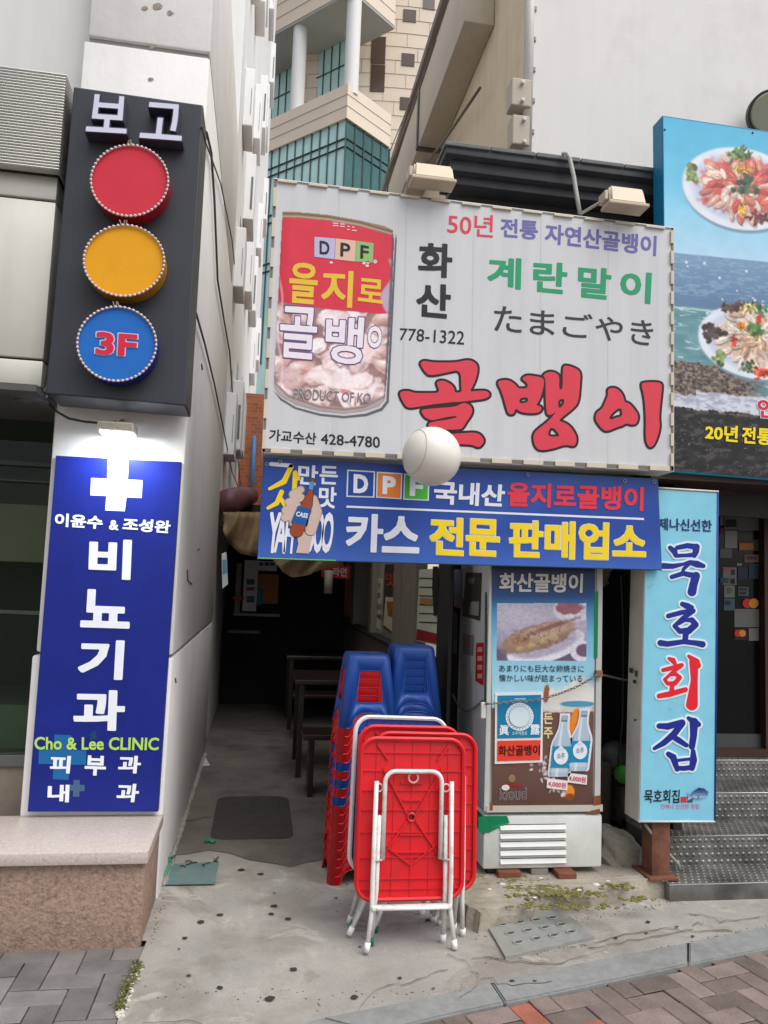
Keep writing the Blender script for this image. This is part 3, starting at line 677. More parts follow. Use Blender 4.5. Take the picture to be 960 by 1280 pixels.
for (x, y), rpx in (((440, 105), 10), ((371, 135), 9)):
    c = gz(x, y, zb); MB().tube([(c[0], c[1]+0.9, zb-0.5), (c[0], c[1]+0.9, zs_+0.5)], 0.62, 20, caps=False).build('column', mat('column_white', (226, 226, 226), 0.6, 0.03), tw, True)
block('upper_storeys', zs_, zs_+45, M_stone, tw, 0.45)
block('soffit', zs_-0.25, zs_-0.001, mat('soffit_hazed', (166, 170, 168), 0.8), tw, 0.40)  # soffit paled with the same painted haze
mb = MB()
for z in np.arange(zs_+1.2, zs_+30, 1.3):
    for d, s1 in ((dl, Lx), (dr, 1.0)): mb.tube([pt2(A[:2]-inn*0.46, d, 0, z), pt2(A[:2]-inn*0.46, d, s1, z)], 0.035, 4)
mb.build('upper_joints', M_joint, tw)
o2 = A[:2]+inn*5.2                                               # glazed wall set back behind the columns
lp = [pt2(o2, dl, Lx, zb-1), pt2(o2, dl, -0.02, zb-1), pt2(o2, dl, -0.02, zs_), pt2(o2, dl, Lx, zs_)]
obj('terrace_glass', lp, [(0, 1, 2, 3)], M_teal, tw)
mb = MB()
for k in range(int(9*Lx)+1):
    p = pt2(o2-inn*0.05, dl, k/9, 0); mb.box((p[0]-0.05, p[1]-0.05, zb-1), (p[0]+0.05, p[1]+0.05, zs_))
for z in (zb+1.2, zb+3.4, zb+5.6): mb.tube([pt2(o2-inn*0.08, dl, 0, z), pt2(o2-inn*0.08, dl, Lx, z)], 0.06, 4)
mb.build('terrace_mullions', M_mull, tw)
# curved stone flank with small square windows
a0 = gz(470, 60, 30); R0 = 34.0; cx0, cy0 = 13.5, 66+R0
xs = np.linspace(-1.95, -0.95, 30)
V = []; Fc = []
for k, t_ in enumerate(xs):
    for z in (0, 95): V.append((cx0+R0*math.cos(t_), cy0+R0*math.sin(t_), z))
Fc = [(2*k, 2*k+2, 2*k+3, 2*k+1) for k in range(len(xs)-1)]
obj('curved_flank', V, Fc, M_stone, tw, True)
mb = MB()
for z in np.arange(20, 92, 1.35): mb.tube([(cx0+(R0+.01)*math.cos(t_), cy0+(R0+.01)*math.sin(t_), z) for t_ in xs], 0.035, 4)
for k, t_ in enumerate(np.linspace(-1.95, -0.95, 34)):
    for j, z in enumerate(np.arange(20, 92, 1.35)):
        if (j+k) % 3 == 0: mb.tube([(cx0+(R0+.01)*math.cos(t_), cy0+(R0+.01)*math.sin(t_), z), (cx0+(R0+.01)*math.cos(t_), cy0+(R0+.01)*math.sin(t_), z+1.35)], 0.03, 4)
mb.build('flank_joints', M_joint, tw)
def on_flank(x, y):                                             # where a sight line meets the curved wall
    d = (np.array([x-CX, -(y-CY), FPX]) @ RV); o = np.array([0, 0, EYE]); ox, oy = -cx0, -cy0
    A_ = d[0]**2+d[1]**2; B_ = 2*(d[0]*ox+d[1]*oy); C_ = ox*ox+oy*oy-R0*R0; t_ = (-B_-math.sqrt(max(B_*B_-4*A_*C_, 0)))/(2*A_); return o+d*t_
for (x, y, wd, hh) in ((512, 20, 1.1, 1.1), (510, 75, 1.1, 1.1), (508, 130, 1.1, 1.1), (506, 185, 1.1, 1.1), (473, 63, 1.2, 2.4), (472, 98, 1.2, 2.4), (536, 5, 1.0, 1.0)):
    c = on_flank(x, y); nrm = (c-np.array([cx0, cy0, c[2]]))/R0; tg = np.array([-nrm[1], nrm[0], 0]); 
    fr_ = [c+nrm*0.06+tg*sx*wd*0.55+np.array([0, 0, sz*hh*0.55]) for sx, sz in ((-1, -1), (1, -1), (1, 1), (-1, 1))]
    MB().prism(fr_, [p-nrm*0.4 for p in fr_]).build('window', mat('tower_window', (86, 72, 64), 0.2, spec=0.5), tw)
# brick house at the end of the alley
bh = thing('brick_house', (0, 12, 0), 'orange brick house closing the end of the alley', 'building')
M_brick = bpy.data.materials.new('orange_brick'); M_brick.use_nodes = True; n_ = M_brick.node_tree; bb = n_.nodes['Principled BSDF']
tcn = n_.nodes.new('ShaderNodeTexCoord'); mpn = n_.nodes.new('ShaderNodeMapping'); mpn.inputs['Rotation'].default_value = (math.pi/2, 0, 0)
btx = n_.nodes.new('ShaderNodeTexBrick'); btx.inputs['Scale'].default_value = 4.6; btx.inputs['Color1'].default_value = (*lin((186, 106, 68)), 1); btx.inputs['Color2'].default_value = (*lin((160, 86, 56)), 1); btx.inputs['Mortar'].default_value = (*lin((150, 130, 112)), 1)
n_.links.new(tcn.outputs['Object'], mpn.inputs[0]); n_.links.new(mpn.outputs[0], btx.inputs[0]); n_.links.new(btx.outputs[0], bb.inputs['Base Color']); bb.inputs['Roughness'].default_value = 0.85
box('wall', (-0.45, 12.0, 0), (1.6, 12.3, P(318, 492, Y(12.0))[2]), M_brick, bh)
MB().tube([P(x, y, Y(11.9)) for x, y in ((318, 545), (316, 590), (313, 650))], 0.03, 8).build('drainpipe', ink(70, 130, 190), bh, True)
pw = MB().tube([P(284, 628, Y(7.3)), P(302, 622, Y(8.6)), P(312, 620, Y(11.0))], 0.125, 14).build('flue_pipe', mat('maroon_flue', (100, 60, 66), 0.5, 0.1), None, True); tag(pw, 'maroon round flue pipe at the mouth of the alley above the brown tarp', 'pipe')

# ================================================================ right: the beige building along the alley
M_beigew = mat('beige_render', (222, 206, 180), 0.85, 0.08, 1.2, 0.2, 30, streak=0.12, dirt=(150, 138, 120), dscale=1.2, damt=0.3)
rbd = thing('beige_building', (2.5, 5, 0), 'beige rendered building with overhead duct rising right of the alley', 'building')
XW = 1.45; ztop = 6.9
box('alley_wall', (XW, 4.32, 2.2), (3.6, 10.6, ztop), M_beigew, rbd)
box('coping', (XW-0.06, 4.32, ztop), (XW+0.2, 10.6, ztop+0.09), mat('coping_grey', (120, 114, 106), 0.8), rbd)
# painted white board wall on the street front
YW = 4.26
wl = [(664, -60), (1240, -60), (1240, 262), (820, 216), (654, 196)]
fw = thing('white_wall_board', (2.4, YW, 4.1), 'large blank off-white board wall above the black cornice', 'wall')
a1, b1 = P(657, 190, Y(YW)), P(1240, 262, Y(YW))
box('board', (a1[0]+0.02, YW, 4.05), (4.6, YW+0.05, 5.9), mat('offwhite_board', (216, 214, 211), 0.6, 0.05, 1.0, 0.12, 4, streak=0.035, dirt=(188, 184, 176), dscale=1.1, damt=0.5), fw)
mb = MB(); mb.tube([(a1[0]+0.005, YW-0.01, 4.1), (a1[0]+0.005, YW-0.01, 5.9)], 0.028, 10); mb.build('edge_pipe', ink(204, 202, 198), fw, True)
for k in range(8):
    z = 4.25+k*0.2; MB().rbox((a1[0]+0.035, YW-0.012, z), (a1[0]+0.05, YW, z+0.03), 0.003).build('edge_clip', ink(150, 146, 140), fw)
mb = MB()
for x0, y0, x1, y1 in ((640, 96, 664, 134), (641, 142, 662, 182)):
    a, b = P(x0, y0, Y(YW-0.05)), P(x1, y1, Y(YW-0.05)); mb.rbox((a[0], YW-0.05, b[2]), (b[0], YW+0.06, a[2]), 0.008)
jb = mb.build('junction_box', ink(176, 166, 150), None); tag(jb, 'beige metal bracket boxes on the edge of the white board wall', 'junction box')
mb = MB()
for x, y in ((653, 104), (653, 126), (655, 150), (655, 178)):
    c = P(x, y, Y(YW-0.055)); mb.tube([c, c+(0, -0.02, 0)], 0.012, 6)
ob = mb.build('bolts', ink(206, 206, 204), jb); 
ob.location = (0, 0, 0)
# duct under the parapet (runs along the alley)
M_duct = mat('grey_duct_sheet', (186, 176, 160), 0.6, 0.1, 2, metal=0.0, streak=0.1)
du = thing('air_duct', (1.25, 6, 5.5), 'square grey sheet metal duct running along the beige wall above the alley', 'duct')
ye = 4.98; ztb = P(618, 33, X(XW))[2]; zdt = ztb+0.55; xl_ = P(580, 30, Y(ye))[0]
for k, (ya, yb) in enumerate(((ye, 6.6), (6.63, 8.4), (8.43, 11.5))):
    auto_smooth(box('duct_section', (xl_, ya, ztb), (XW-0.002, yb, zdt), M_duct, du, 0.01))
    box('flange', (xl_-0.015, yb-0.012, ztb-0.015), (XW-0.003, yb+0.042, zdt+0.015), mat('duct_flange', (80, 80, 78), 0.5), du)
for k, (x0, y0, x1, y1, r) in enumerate(((545, 50, 482, 222, .012), (536, 60, 487, 190, .006), (600, 110, 520, 222, .012))):
    cable('overhead_pipe', [P(x0, y0, X(XW-0.06-0.02*k)), P((x0+x1)/2+2, (y0+y1)/2, X(XW-0.06-0.02*k)), P(x1, y1, X(XW-0.06-0.02*k))], r, ink(112, 104, 98, 0.6), ('dark conduit along the top of the beige alley wall', 'thin wire along the top of the beige alley wall', 'grey conduit under the duct on the beige alley wall')[k])

# ================================================================ the shop behind the signs
M_shopd = mat('shop_dark_timber', (62, 60, 60), 0.7, 0.15, 3, streak=0.15)
sp = thing('shop_building', (1.6, 4.3, 0), 'narrow dark shop with black cornice behind the large signboard', 'building')
zco = P(700, 190, Y(3.95))[2]
xc0, xc1 = P(556, 190, Y(3.95))[0], P(826, 215, Y(3.95))[0]
M_cor = mat('black_cornice', (66, 68, 72), 0.5, 0.2, 8, 0.2, 20, dirt=(92, 94, 96), dscale=6, damt=0.35)
zt = P(565, 181, Y(3.92))[2]
for k, (dy, dz0, dz1) in enumerate(((0.0, -0.05, 0.0), (0.05, -0.115, -0.05), (0.10, -0.165, -0.115))):
    auto_smooth(box('cornice', (xc0+dy*0.8, 3.92+dy, zt+dz0), (xc1+0.6, 4.255, zt+dz1), M_cor, sp, 0.006))
mb = MB(); 
for k in range(5):
    x = xc0-0.01+0.262*k; mb.rbox((x, 3.905, zt-0.012), (x+0.256, 4.2, zt+0.010+0.004*rng.random()), 0.004)
mb.build('cornice_flashing', mat('lead_flashing', (92, 94, 96), 0.5, 0.2, 10, 0.4, 30), sp)
box('upper_front', (xc0+0.12, 4.14, 2.1), (xc1+0.6, 4.25, zt-0.166), M_shopd, sp)
for k in range(3): 
    x = xc0+0.2+k*0.42; box('upper_window', (x, 4.12, 3.45), (x+0.34, 4.135, zt-0.22), mat('sooty_pane', (58, 58, 60), 0.35, 0.2), sp)
XR = 1.05
M_alleyw = mat('alley_wall_grey', (122, 114, 104), 0.8, 0.15, 4, streak=0.2)
zwin = 1.04
box('alley_wall_base', (XR, 4.75, 0), (XR+0.12, 12, zwin-0.03), M_alleyw, sp)
box('alley_wall_top', (XR, 4.75, 1.98), (XR+0.12, 12, 3.2), M_alleyw, sp)
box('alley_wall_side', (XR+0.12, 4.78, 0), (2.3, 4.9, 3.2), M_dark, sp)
box('window_ledge', (XR-0.05, 4.9, zwin-0.03), (XR+0.1, 12, zwin), mat('ledge_dark', (44, 40, 38), 0.6), sp)
M_post = mat('bronze_frame', (150, 142, 130), 0.5, 0.1, metal=0.3)
M_pane = mat('dim_pane', (170, 170, 160), 0.15, 0.1, spec=0.4)
for k, (x0, x1) in enumerate(((494, 503), (505, 522))):
    ya, yb = P(x0, 760, X(XR))[1], P(x1, 760, X(XR))[1]; box('window_post', (XR-0.02, yb, zwin-0.1), (XR+0.06, ya, 2.0), M_post, sp)
box('window_pane', (XR+0.05, 5.6, zwin), (XR+0.06, 11.9, 1.99), M_pane, sp)
ya = P(441, 760, X(XR))[1]; box('window_post', (XR-0.01, ya-0.12, zwin), (XR+0.05, ya+0.12, 2.0), M_post, sp)
ya = P(464, 760, X(XR))[1]; box('window_post', (XR-0.01, ya-0.08, zwin), (XR+0.05, ya+0.06, 2.0), M_post, sp)
yj0, yj1 = P(566, 760, X(XR))[1], P(556, 760, X(XR))[1]
box('door_jamb', (XR-0.02, yj0, 0), (XR+0.0, yj1+0.1, 2.3), mat('jamb_black', (36, 32, 30), 0.6), sp)
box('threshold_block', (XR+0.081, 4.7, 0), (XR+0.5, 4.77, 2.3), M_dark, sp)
# menu board and papers on the alley wall
def wallq(x0, y0, x1, y1, x2, y2, x3, y3): return [(x0, y0), (x1, y1), (x2, y2), (x3, y3)]
W1 = X(XR-0.012)
me_ = thing('menu_board', tuple(P(538, 760, W1)), 'pale menu board with ruled lines and red foot on the alley wall', 'menu board')
quad_panel('board', [(524, 712), (554, 710), (553, 808), (520, 801)], W1, 0.02, ink(206, 210, 190), me_)
for k in range(6):
    y = 723+k*11; poly('rule', [(524, y-1), (554, y), (554, y+1.7), (524, y+.6)], X(XR-0.016), ink(60, 60, 54), me_)
poly('red_foot', [(521, 786), (553, 794), (553, 806), (520, 800)], X(XR-0.016), ink(150, 34, 36), me_)
poly('orange_row', [(525, 747), (547, 749), (547, 757), (525, 755)], X(XR-0.0165), ink(176, 130, 76), me_)
poly('cord_print', [(541, 708), (548, 708), (549, 730), (545, 770), (542, 770), (540, 735)], X(XR-0.02), ink(34, 32, 32), me_)
W2 = X(XR+0.045)
p1 = thing('poster', tuple(P(488, 760, W2)), 'poster of a dish with red lettering on the alley window', 'poster')
quad_panel('sheet', [(481, 706), (497, 705), (495, 796), (478, 783)], W2, 0.004, ink(70, 66, 62), p1)
poly('photo', [(482, 746), (496, 747), (494, 793), (479, 781)], X(XR+0.042), ink(226, 214, 176), p1)
poly('dish', [(483, 752), (494, 752), (492, 772), (485, 770)], X(XR+0.040), ink(164, 110, 50), p1)
text('lettering', '맛', [(482, 716), (496, 716), (495, 734), (482, 732)], X(XR+0.041), ink(214, 70, 58), p1, 0.03)
p2 = thing('poster', tuple(P(472, 750, W2)), 'narrow white paper strip with a column of letters on the alley window', 'poster')
quad_panel('sheet', [(468, 722), (478, 723), (474, 787), (465, 780)], W2, 0.004, ink(224, 220, 204), p2)
for k, ch in enumerate('안주일체'): text('lettering', ch, [(470, 728+k*13), (476, 728.5+k*13), (475.5, 736+k*13), (469.5, 735+k*13)], X(XR+0.041), ink(70, 66, 60), p2, 0.02)
# dark interior at the end of the alley
en = thing('shelf_rack', tuple(P(345, 770, Y(9.2))), 'cluttered shelf rack with boxes and papers at the dark end of the alley', 'shelf')
box('dark_backdrop', (-0.4, 9.5, 0), (1.04, 9.56, 2.4), mat('backdrop_dark', (40, 37, 36), 0.8, 0.2), en)  # added backdrop wall, coloured dark to keep the alley end in gloom
a, b = P(296, 706, Y(9.2)), P(350, 768, Y(9.2)); box('shelf_side', (a[0], 9.2, b[2]-.02), (a[0]+0.06, 9.48, a[2]+0.02), ink(150, 146, 140), en)
a, b = P(306, 700, Y(9.2)), P(320, 764, Y(9.2)); box('white_carton', (a[0], 9.18, b[2]), (b[0], 9.4, a[2]), ink(240, 240, 246), en)
for k, (yy, hh, c) in enumerate(((724, 7, (90, 90, 130)), (734, 4, (180, 40, 40)), (745, 8, (96, 110, 130)))): 
    poly('carton_print', [(308, yy), (318, yy), (318, yy+hh), (308, yy+hh)], Y(9.175), ink(*c), en)
a, b = P(320, 717, Y(9.3)), P(347, 755, Y(9.3)); box('cardboard_box', (a[0], 9.3, b[2]), (b[0], 9.45, a[2]), ink(176, 110, 62), en)
a, b = P(322, 736, Y(9.2)), P(327, 757, Y(9.2)); box('blue_bottle', (a[0], 9.22, b[2]), (b[0], 9.28, a[2]), ink(60, 140, 190), en, 0.01)
a, b = P(322, 701, Y(9.2)), P(346, 714, Y(9.2)); box('paper_stack', (a[0], 9.2, b[2]), (b[0], 9.42, a[2]), ink(236, 238, 248), en)
for xx in (324, 331, 338): poly('paper_print', [(xx, 703), (xx+5, 703), (xx+5, 707), (xx, 707)], Y(9.195), ink(60, 80, 140), en)
a = P(292, 766, Y(9.15)); b = P(350, 768, Y(9.15)); box('shelf_board', (a[0], 9.12, a[2]-0.03), (b[0], 9.48, a[2]), ink(168, 164, 156), en)
a = P(291, 747, Y(9.15)); box('orange_tray', (a[0], 9.1, a[2]-0.02), (a[0]+0.13, 9.3, a[2]+0.015), ink(214, 84, 44), en, 0.005)
a = P(285, 787, Y(8.8)); box('lower_board', (a[0], 8.7, a[2]-0.03), (a[0]+0.35, 9.1, a[2]), ink(92, 92, 98), en)
nb = thing('red_sign', tuple(P(420, 720, Y(7.6))), 'small red sign with white letters deep in the alley', 'sign')
quad_panel('plate', [(402, 706), (438, 708), (436, 724), (402, 721)], Y(7.6), 0.03, ink(170, 36, 42), nb)
text('lettering', '라면', [(416, 709), (434, 710), (433, 721), (416, 720)], Y(7.595), ink(206, 196, 190), nb, 0.03)
tl = MB().tube([P(411, 713, Y(7.4)), P(410, 742, Y(7.4))], 0.042, 10).build('tube_light', ink(150, 140, 132), None, True); tag(tl, 'white tube light hanging under the small red sign in the alley', 'roll')  # tube light, drawn as a plain unlit cylinder
box('alley_roof', (-0.395, 7.3, 1.98), (XR+0.1, 11.9, 2.02), mat('dark_tarp', (40, 34, 28), 0.8), sp)  # roof tarp, coloured near black to keep the alley dim
M_wood = mat('dark_bench_wood', (44, 34, 30), 0.3, 0.2, 6, spec=0.5)
for k, (x0, x1, y, yb, zt_) in enumerate(((0.30, 0.98, 7.9, 8.7, 0.74), (0.30, 0.98, 6.0, 6.7, 0.74))):
    tb = thing('dining_table', (0.64, y, 0), ('dark wooden dining table deeper in the alley against the wall', 'dark wooden dining table in the alley nearest the stool stacks')[k], 'table', 'dark tables in the alley')
    box('tabletop', (x0, y, zt_-0.035), (x1, yb, zt_), M_wood, tb, 0.006)
    for sx in (x0+0.04, x1-0.08):
        for sy in (y+0.03, yb-0.07): box('leg', (sx, sy, 0.005), (sx+0.04, sy+0.04, zt_-0.036), M_wood, tb)
    bn = thing('bench', (0.64, y-0.45, 0), ('low dark bench in front of the farther alley table', 'low dark bench in front of the nearer alley table')[k], 'bench', 'dark benches in the alley')
    box('seat', (x0+0.05, y-0.55, 0.40), (x1-0.02, y-0.25, 0.435), M_wood, bn, 0.005)
    for sx in (x0+0.1, x1-0.1): box('leg', (sx, y-0.5, 0.005), (sx+0.035, y-0.3, 0.4), M_wood, bn)
hn = thing('hanging_notice', tuple(P(281, 712, Y(7.02))), 'small white and blue paper notice hanging at the back edge of the pillar', 'notice')
quad_panel('sheet', [(277, 692), (283, 690), (285, 730), (278, 736)], Y(7.015), 0.003, ink(214, 222, 226), hn); poly('print', [(278, 700), (283, 699), (284, 716), (278.5, 718)], Y(7.012), ink(110, 160, 186), hn)
# brown tarp canopy edges
M_tarp = mat('brown_tarp', (128, 108, 78), 0.7, 0.25, 5, 0.4, 14, dirt=(86, 70, 48), dscale=4, damt=0.6)
def drape(name, pl, top, bot, label, n=24, amp=0.05):
    V = []; 
    for i in range(n+1):
        s = i/n
        for j in range(7):
            r = j/6; x = np.interp(s, np.linspace(0, 1, len(top)), [p[0] for p in top])*(1-r)+np.interp(s, np.linspace(0, 1, len(bot)), [p[0] for p in bot])*r
            y = np.interp(s, np.linspace(0, 1, len(top)), [p[1] for p in top])*(1-r)+np.interp(s, np.linspace(0, 1, len(bot)), [p[1] for p in bot])*r
            p = P(x, y, pl); p[1] += amp*math.sin(s*11+r*4)*(0.3+r)+0.02*math.sin(s*29+j); V.append(p)
    F = [(i*7+j, i*7+j+1, (i+1)*7+j+1, (i+1)*7+j) for i in range(n) for j in range(6)]
    o = obj(name, V, F, M_tarp, None, True); md = o.modifiers.new('cloth', 'SOLIDIFY'); md.thickness = 0.004; return tag(o, label, 'tarpaulin')
drape('tarpaulin', Y(7.25), [(279, 640), (330, 640)], [(279, 664), (285, 678), (300, 692), (318, 696), (332, 694)], 'brown tarpaulin canopy edge beside the white pillar')
drape('tarpaulin', Y(4.3), [(338, 690), (430, 690)], [(342, 700), (352, 714), (366, 722), (385, 718), (405, 711), (430, 706)], 'brown tarpaulin hanging below the left part of the blue banner')
drape('tarpaulin', Y(4.2), [(742, 705), (768, 705)], [(743, 712), (750, 722), (755, 734), (760, 722), (766, 713)], 'ochre scrap of tarpaulin hanging beside the fridge top', 10, 0.02)

# ================================================================ the large signboard
YBG = 3.60
M_sign = mat('flex_sign_sheet', (202, 203, 207), 0.45, 0.03, 1.5, 0.05, 3, streak=0.09, dirt=(184, 182, 180), dscale=1.6, damt=0.35)
bs = thing('signboard', (1.0, YBG, 2.1), 'large white lit-box signboard with a tin can picture and red brush lettering', 'sign')
BQ = [(342, 222), (843, 284), (843, 590), (327, 566)]
quad_panel('sign_box', BQ, Y(YBG), 0.16, M_sign, bs, 0.004)
M_clip = ink(206, 196, 176); M_trim = ink(120, 114, 104)
def edge(a, b, n, w_, off):
    a, b = np.array(a, float), np.array(b, float); d = (b-a)/n; nn = np.array([-d[1], d[0]])/np.linalg.norm(d)*off
    poly('edge_trim', [a, b, b+nn*1.2, a+nn*1.2], Y(YBG-0.003), M_trim, bs)
    for k in range(n):
        s0, s1 = a+d*(k+0.12), a+d*(k+0.74)
        f = un(*np.array([s0-nn*.2, s1-nn*.2, s1+nn*1.35, s0+nn*1.35]).T, Y(YBG-0.012)); MB().prism(f, f+np.array([0, 0.03, 0])).build('edge_clip', M_clip, bs)
edge((343, 223.5), (842, 285), 13, 1, 1.6); edge((842, 285), (842, 589), 12, 1, 2.2); edge((842, 588), (328, 564.5), 13, 1, 3.6); edge((328, 565), (343, 224), 9, 1, 2.6)
B1, B2, B3, B4 = Y(YBG-0.0015), Y(YBG-0.0030), Y(YBG-0.0045), Y(YBG-0.0060)
for xs0, xs1 in ((424, 414), (508, 501), (592, 588), (676, 674), (760, 759)):
    t_ = (xs0-342)/501; poly('sheet_seam', [(xs0, 224+62*t_), (xs0+1.1, 224+62*t_), (xs1+1.1, 564+24*t_), (xs1, 564+24*t_)], Y(YBG-0.0007), mat('seam_grey', (192, 193, 197), .5), bs)
# printed tin can
CAN = [(353, 264), (372, 264.5), (410, 268), (450, 275), (480, 282), (491, 287), (493, 300), (490, 380), (484, 470), (481, 500), (474, 508), (455, 514), (430, 517), (400, 514), (370, 506), (352, 496), (344, 487), (342, 480), (347, 380), (351, 300)]
def can(p):
    x, y = p.x, p.y; p.m = p.mask_poly(CAN)
    top = np.interp(x, [340, 372, 410, 450, 492], [264, 264.5, 268, 275, 287]); bot = np.interp(x, [340, 360, 400, 430, 455, 482], [480, 500, 514, 517, 514, 500])
    p.c[:] = (150, 118, 118)
    # shellfish heap: many pale lumps, darker gaps
    r = np.random.default_rng(5)
    p.mix((128, 92, 92), fbm(x/16, y/13, 4)*0.9-0.15)
    for k in range(54):
        cx, cy = r.uniform(340, 492), r.uniform(388, 510); rx, ry = r.uniform(13, 28), r.uniform(9, 17); ro = r.uniform(-1, 1)
        base = np.array([(226, 204, 208), (214, 184, 184), (236, 222, 226), (198, 160, 152)][k % 4], float)
        p.blob(cx+1, cy+2, rx, ry, (134, 96, 96), ro, 0.3, 0.25, k, 0.12); p.blob(cx, cy, rx*.95, ry*.92, base, ro, 0.22, 0.25, k, 0.12); p.blob(cx-rx*.2, cy-ry*.25, rx*.7, ry*.6, (244, 232, 234), ro, 1.0, 0.2, k, 0.15); p.blob(cx+rx*.1, cy+ry*.55, rx*.7, ry*.25, np.array(base)*.78, ro, 1.0, .2, k)
        if k % 3 == 0: p.blob(cx+rx*.3, cy+ry*.2, rx*.35, ry*.2, (186, 120, 112), ro+.6, 0.8, 0.4, k, 0.2)
    p.blob(448, 432, 36, 20, (232, 208, 210), 0.4, 0.4, 0.3, 8); p.blob(430, 478, 40, 12, (236, 220, 220), 0.1, 0.4, 0.4, 9); p.blob(432, 490, 10, 4, (206, 120, 126), 0.2, 0.5); p.blob(362, 472, 20, 16, (204, 172, 174), 0.5, 0.5, 0.2, 3)
    p.c = np.clip(p.c*(.95+.12*fbm(x/3, y/3, 77, 3))[:, None]+(fbm(x/11, y/9, 55)-.5)[:, None]*34+10, 0, 250)
    redline = np.interp(x, [345, 400, 474, 492], [377, 386, 393, 392])
    rd_ = np.clip((redline-y)/1.2, 0, 1)*np.clip((y-top-7)/1.5, 0, 1)
    p.mix((214, 52, 72), rd_)
    p.mix((190, 40, 58), rd_*np.clip((365-x)/14, 0, 1)*0.55)
    wv = np.clip((x-(487+5*np.sin((y-330)/9)-np.clip((y-325)/40, 0, 1)*8))/3, 0, 1)*np.clip((y-322)/4, 0, 1)*np.clip((396-y)/8, 0, 1); p.mix((186, 168, 190), wv)
    p.mix((236, 202, 208), np.clip(1-np.abs(x-350-3*np.sin(y/14))/2.5, 0, 1)*np.clip((y-330)/30, 0, 1)*0.7)
    p.mix((150, 128, 100), np.clip((7.5-(y-top))/2, 0, 1)); p.mix((92, 74, 58), np.clip(1-np.abs(y-top-3)/1.6, 0, 1)*0.8); p.mix((216, 200, 176), np.clip(1-np.abs(y-top-6)/1.0, 0, 1)*0.7)
    bt = bot-y; p.mix((176, 160, 160), np.clip((9-bt)/3, 0, 1)); p.mix((118, 100, 102), np.clip(1-np.abs(bt-5)/2, 0, 1)*0.7)
    p.mix((86, 84, 92), np.clip((x-np.interp(y, [290, 500], [489.5, 479]))/2.0, 0, 1)*0.8)
art('can_picture', [(336, 258), (497, 262), (497, 522), (336, 518)], B1, can, bs, 0.75)
sh_ = [(342, 488), (352, 498), (370, 509), (400, 517), (430, 520), (457, 517), (476, 510), (483, 501), (494, 300), (495, 292)]
sh_b = [(496, 300), (486, 503), (478, 513), (458, 520), (430, 522.5), (400, 519.5), (369, 511), (351, 500)]
poly('can_rim_print', sh_+sh_b, B1, ink(98, 98, 106), bs)
for ch, q, c in (('D', [(393, 296), (419, 298), (418, 324), (393, 321)], (186, 182, 218)), ('P', [(419.5, 298), (445, 301), (444, 327), (418.5, 324)], (222, 184, 166)), ('F', [(445.5, 301), (467, 304), (466, 328), (444.5, 327)], (146, 186, 116))):
    poly('letter_tile', q, B2, ink(*c), bs); q = np.array(q, float); c0 = q.mean(0); text('tile_letter', ch, c0+(q-c0)*np.array([0.48, 0.66]), B3, ink(30, 30, 36), bs, 0.03)
mb_ = [(399, 281, 406), (408, 282, 414), (399, 284, 406), (408, 285, 414), (434, 285, 437), (440, 286, 443), (434, 289, 437), (440, 290, 446)]
for x0, y0, x1 in mb_: poly('small_print', [(x0+17 if x0 < 430 else x0, y0-3), (x1+17 if x0 < 430 else x1, y0-2.5), (x1+17 if x0 < 430 else x1, y0-1), (x0+17 if x0 < 430 else x0, y0-1.5)], B2, ink(232, 190, 196), bs)
poly('register_dot', ell(469, 327, 2.5, 2.5, 12), B2, ink(220, 190, 190), bs)
for x, y in ((414, 328), (459, 332), (455, 329), (460, 328)): poly('print_spark', ell(x, y, 2.2, 1.6, 10), B2, ink(236, 214, 214), bs)
Ye = ink(226, 190, 60)
for ch, q in (('을', [(362, 327), (399, 330), (395, 381), (361, 378)]), ('지', [(403, 337), (442, 339), (440, 385), (401, 382)]), ('로', [(448, 347), (480, 350), (479, 380), (447, 376)])): text('can_lettering', ch, q, B2, Ye, bs, 0.035)
for ch, q in (('골', [(351, 382), (398, 385), (394, 450), (349, 446)]), ('뱅', [(408, 395), (456, 397), (452, 457), (406, 452)]), ('ㅇ', [(460, 407), (478, 408), (476, 436), (459, 434)])): outlined('can_title', ch, q, B2, ink(236, 228, 236), ink(112, 84, 140), bs, 0.03, 0.032)
outlined('can_origin', 'PRODUCT OF KO', [(368, 485), (464, 492), (463, 504), (367, 499)], B2, ink(120, 116, 124), ink(226, 214, 216), bs, 0.005, 0.03)
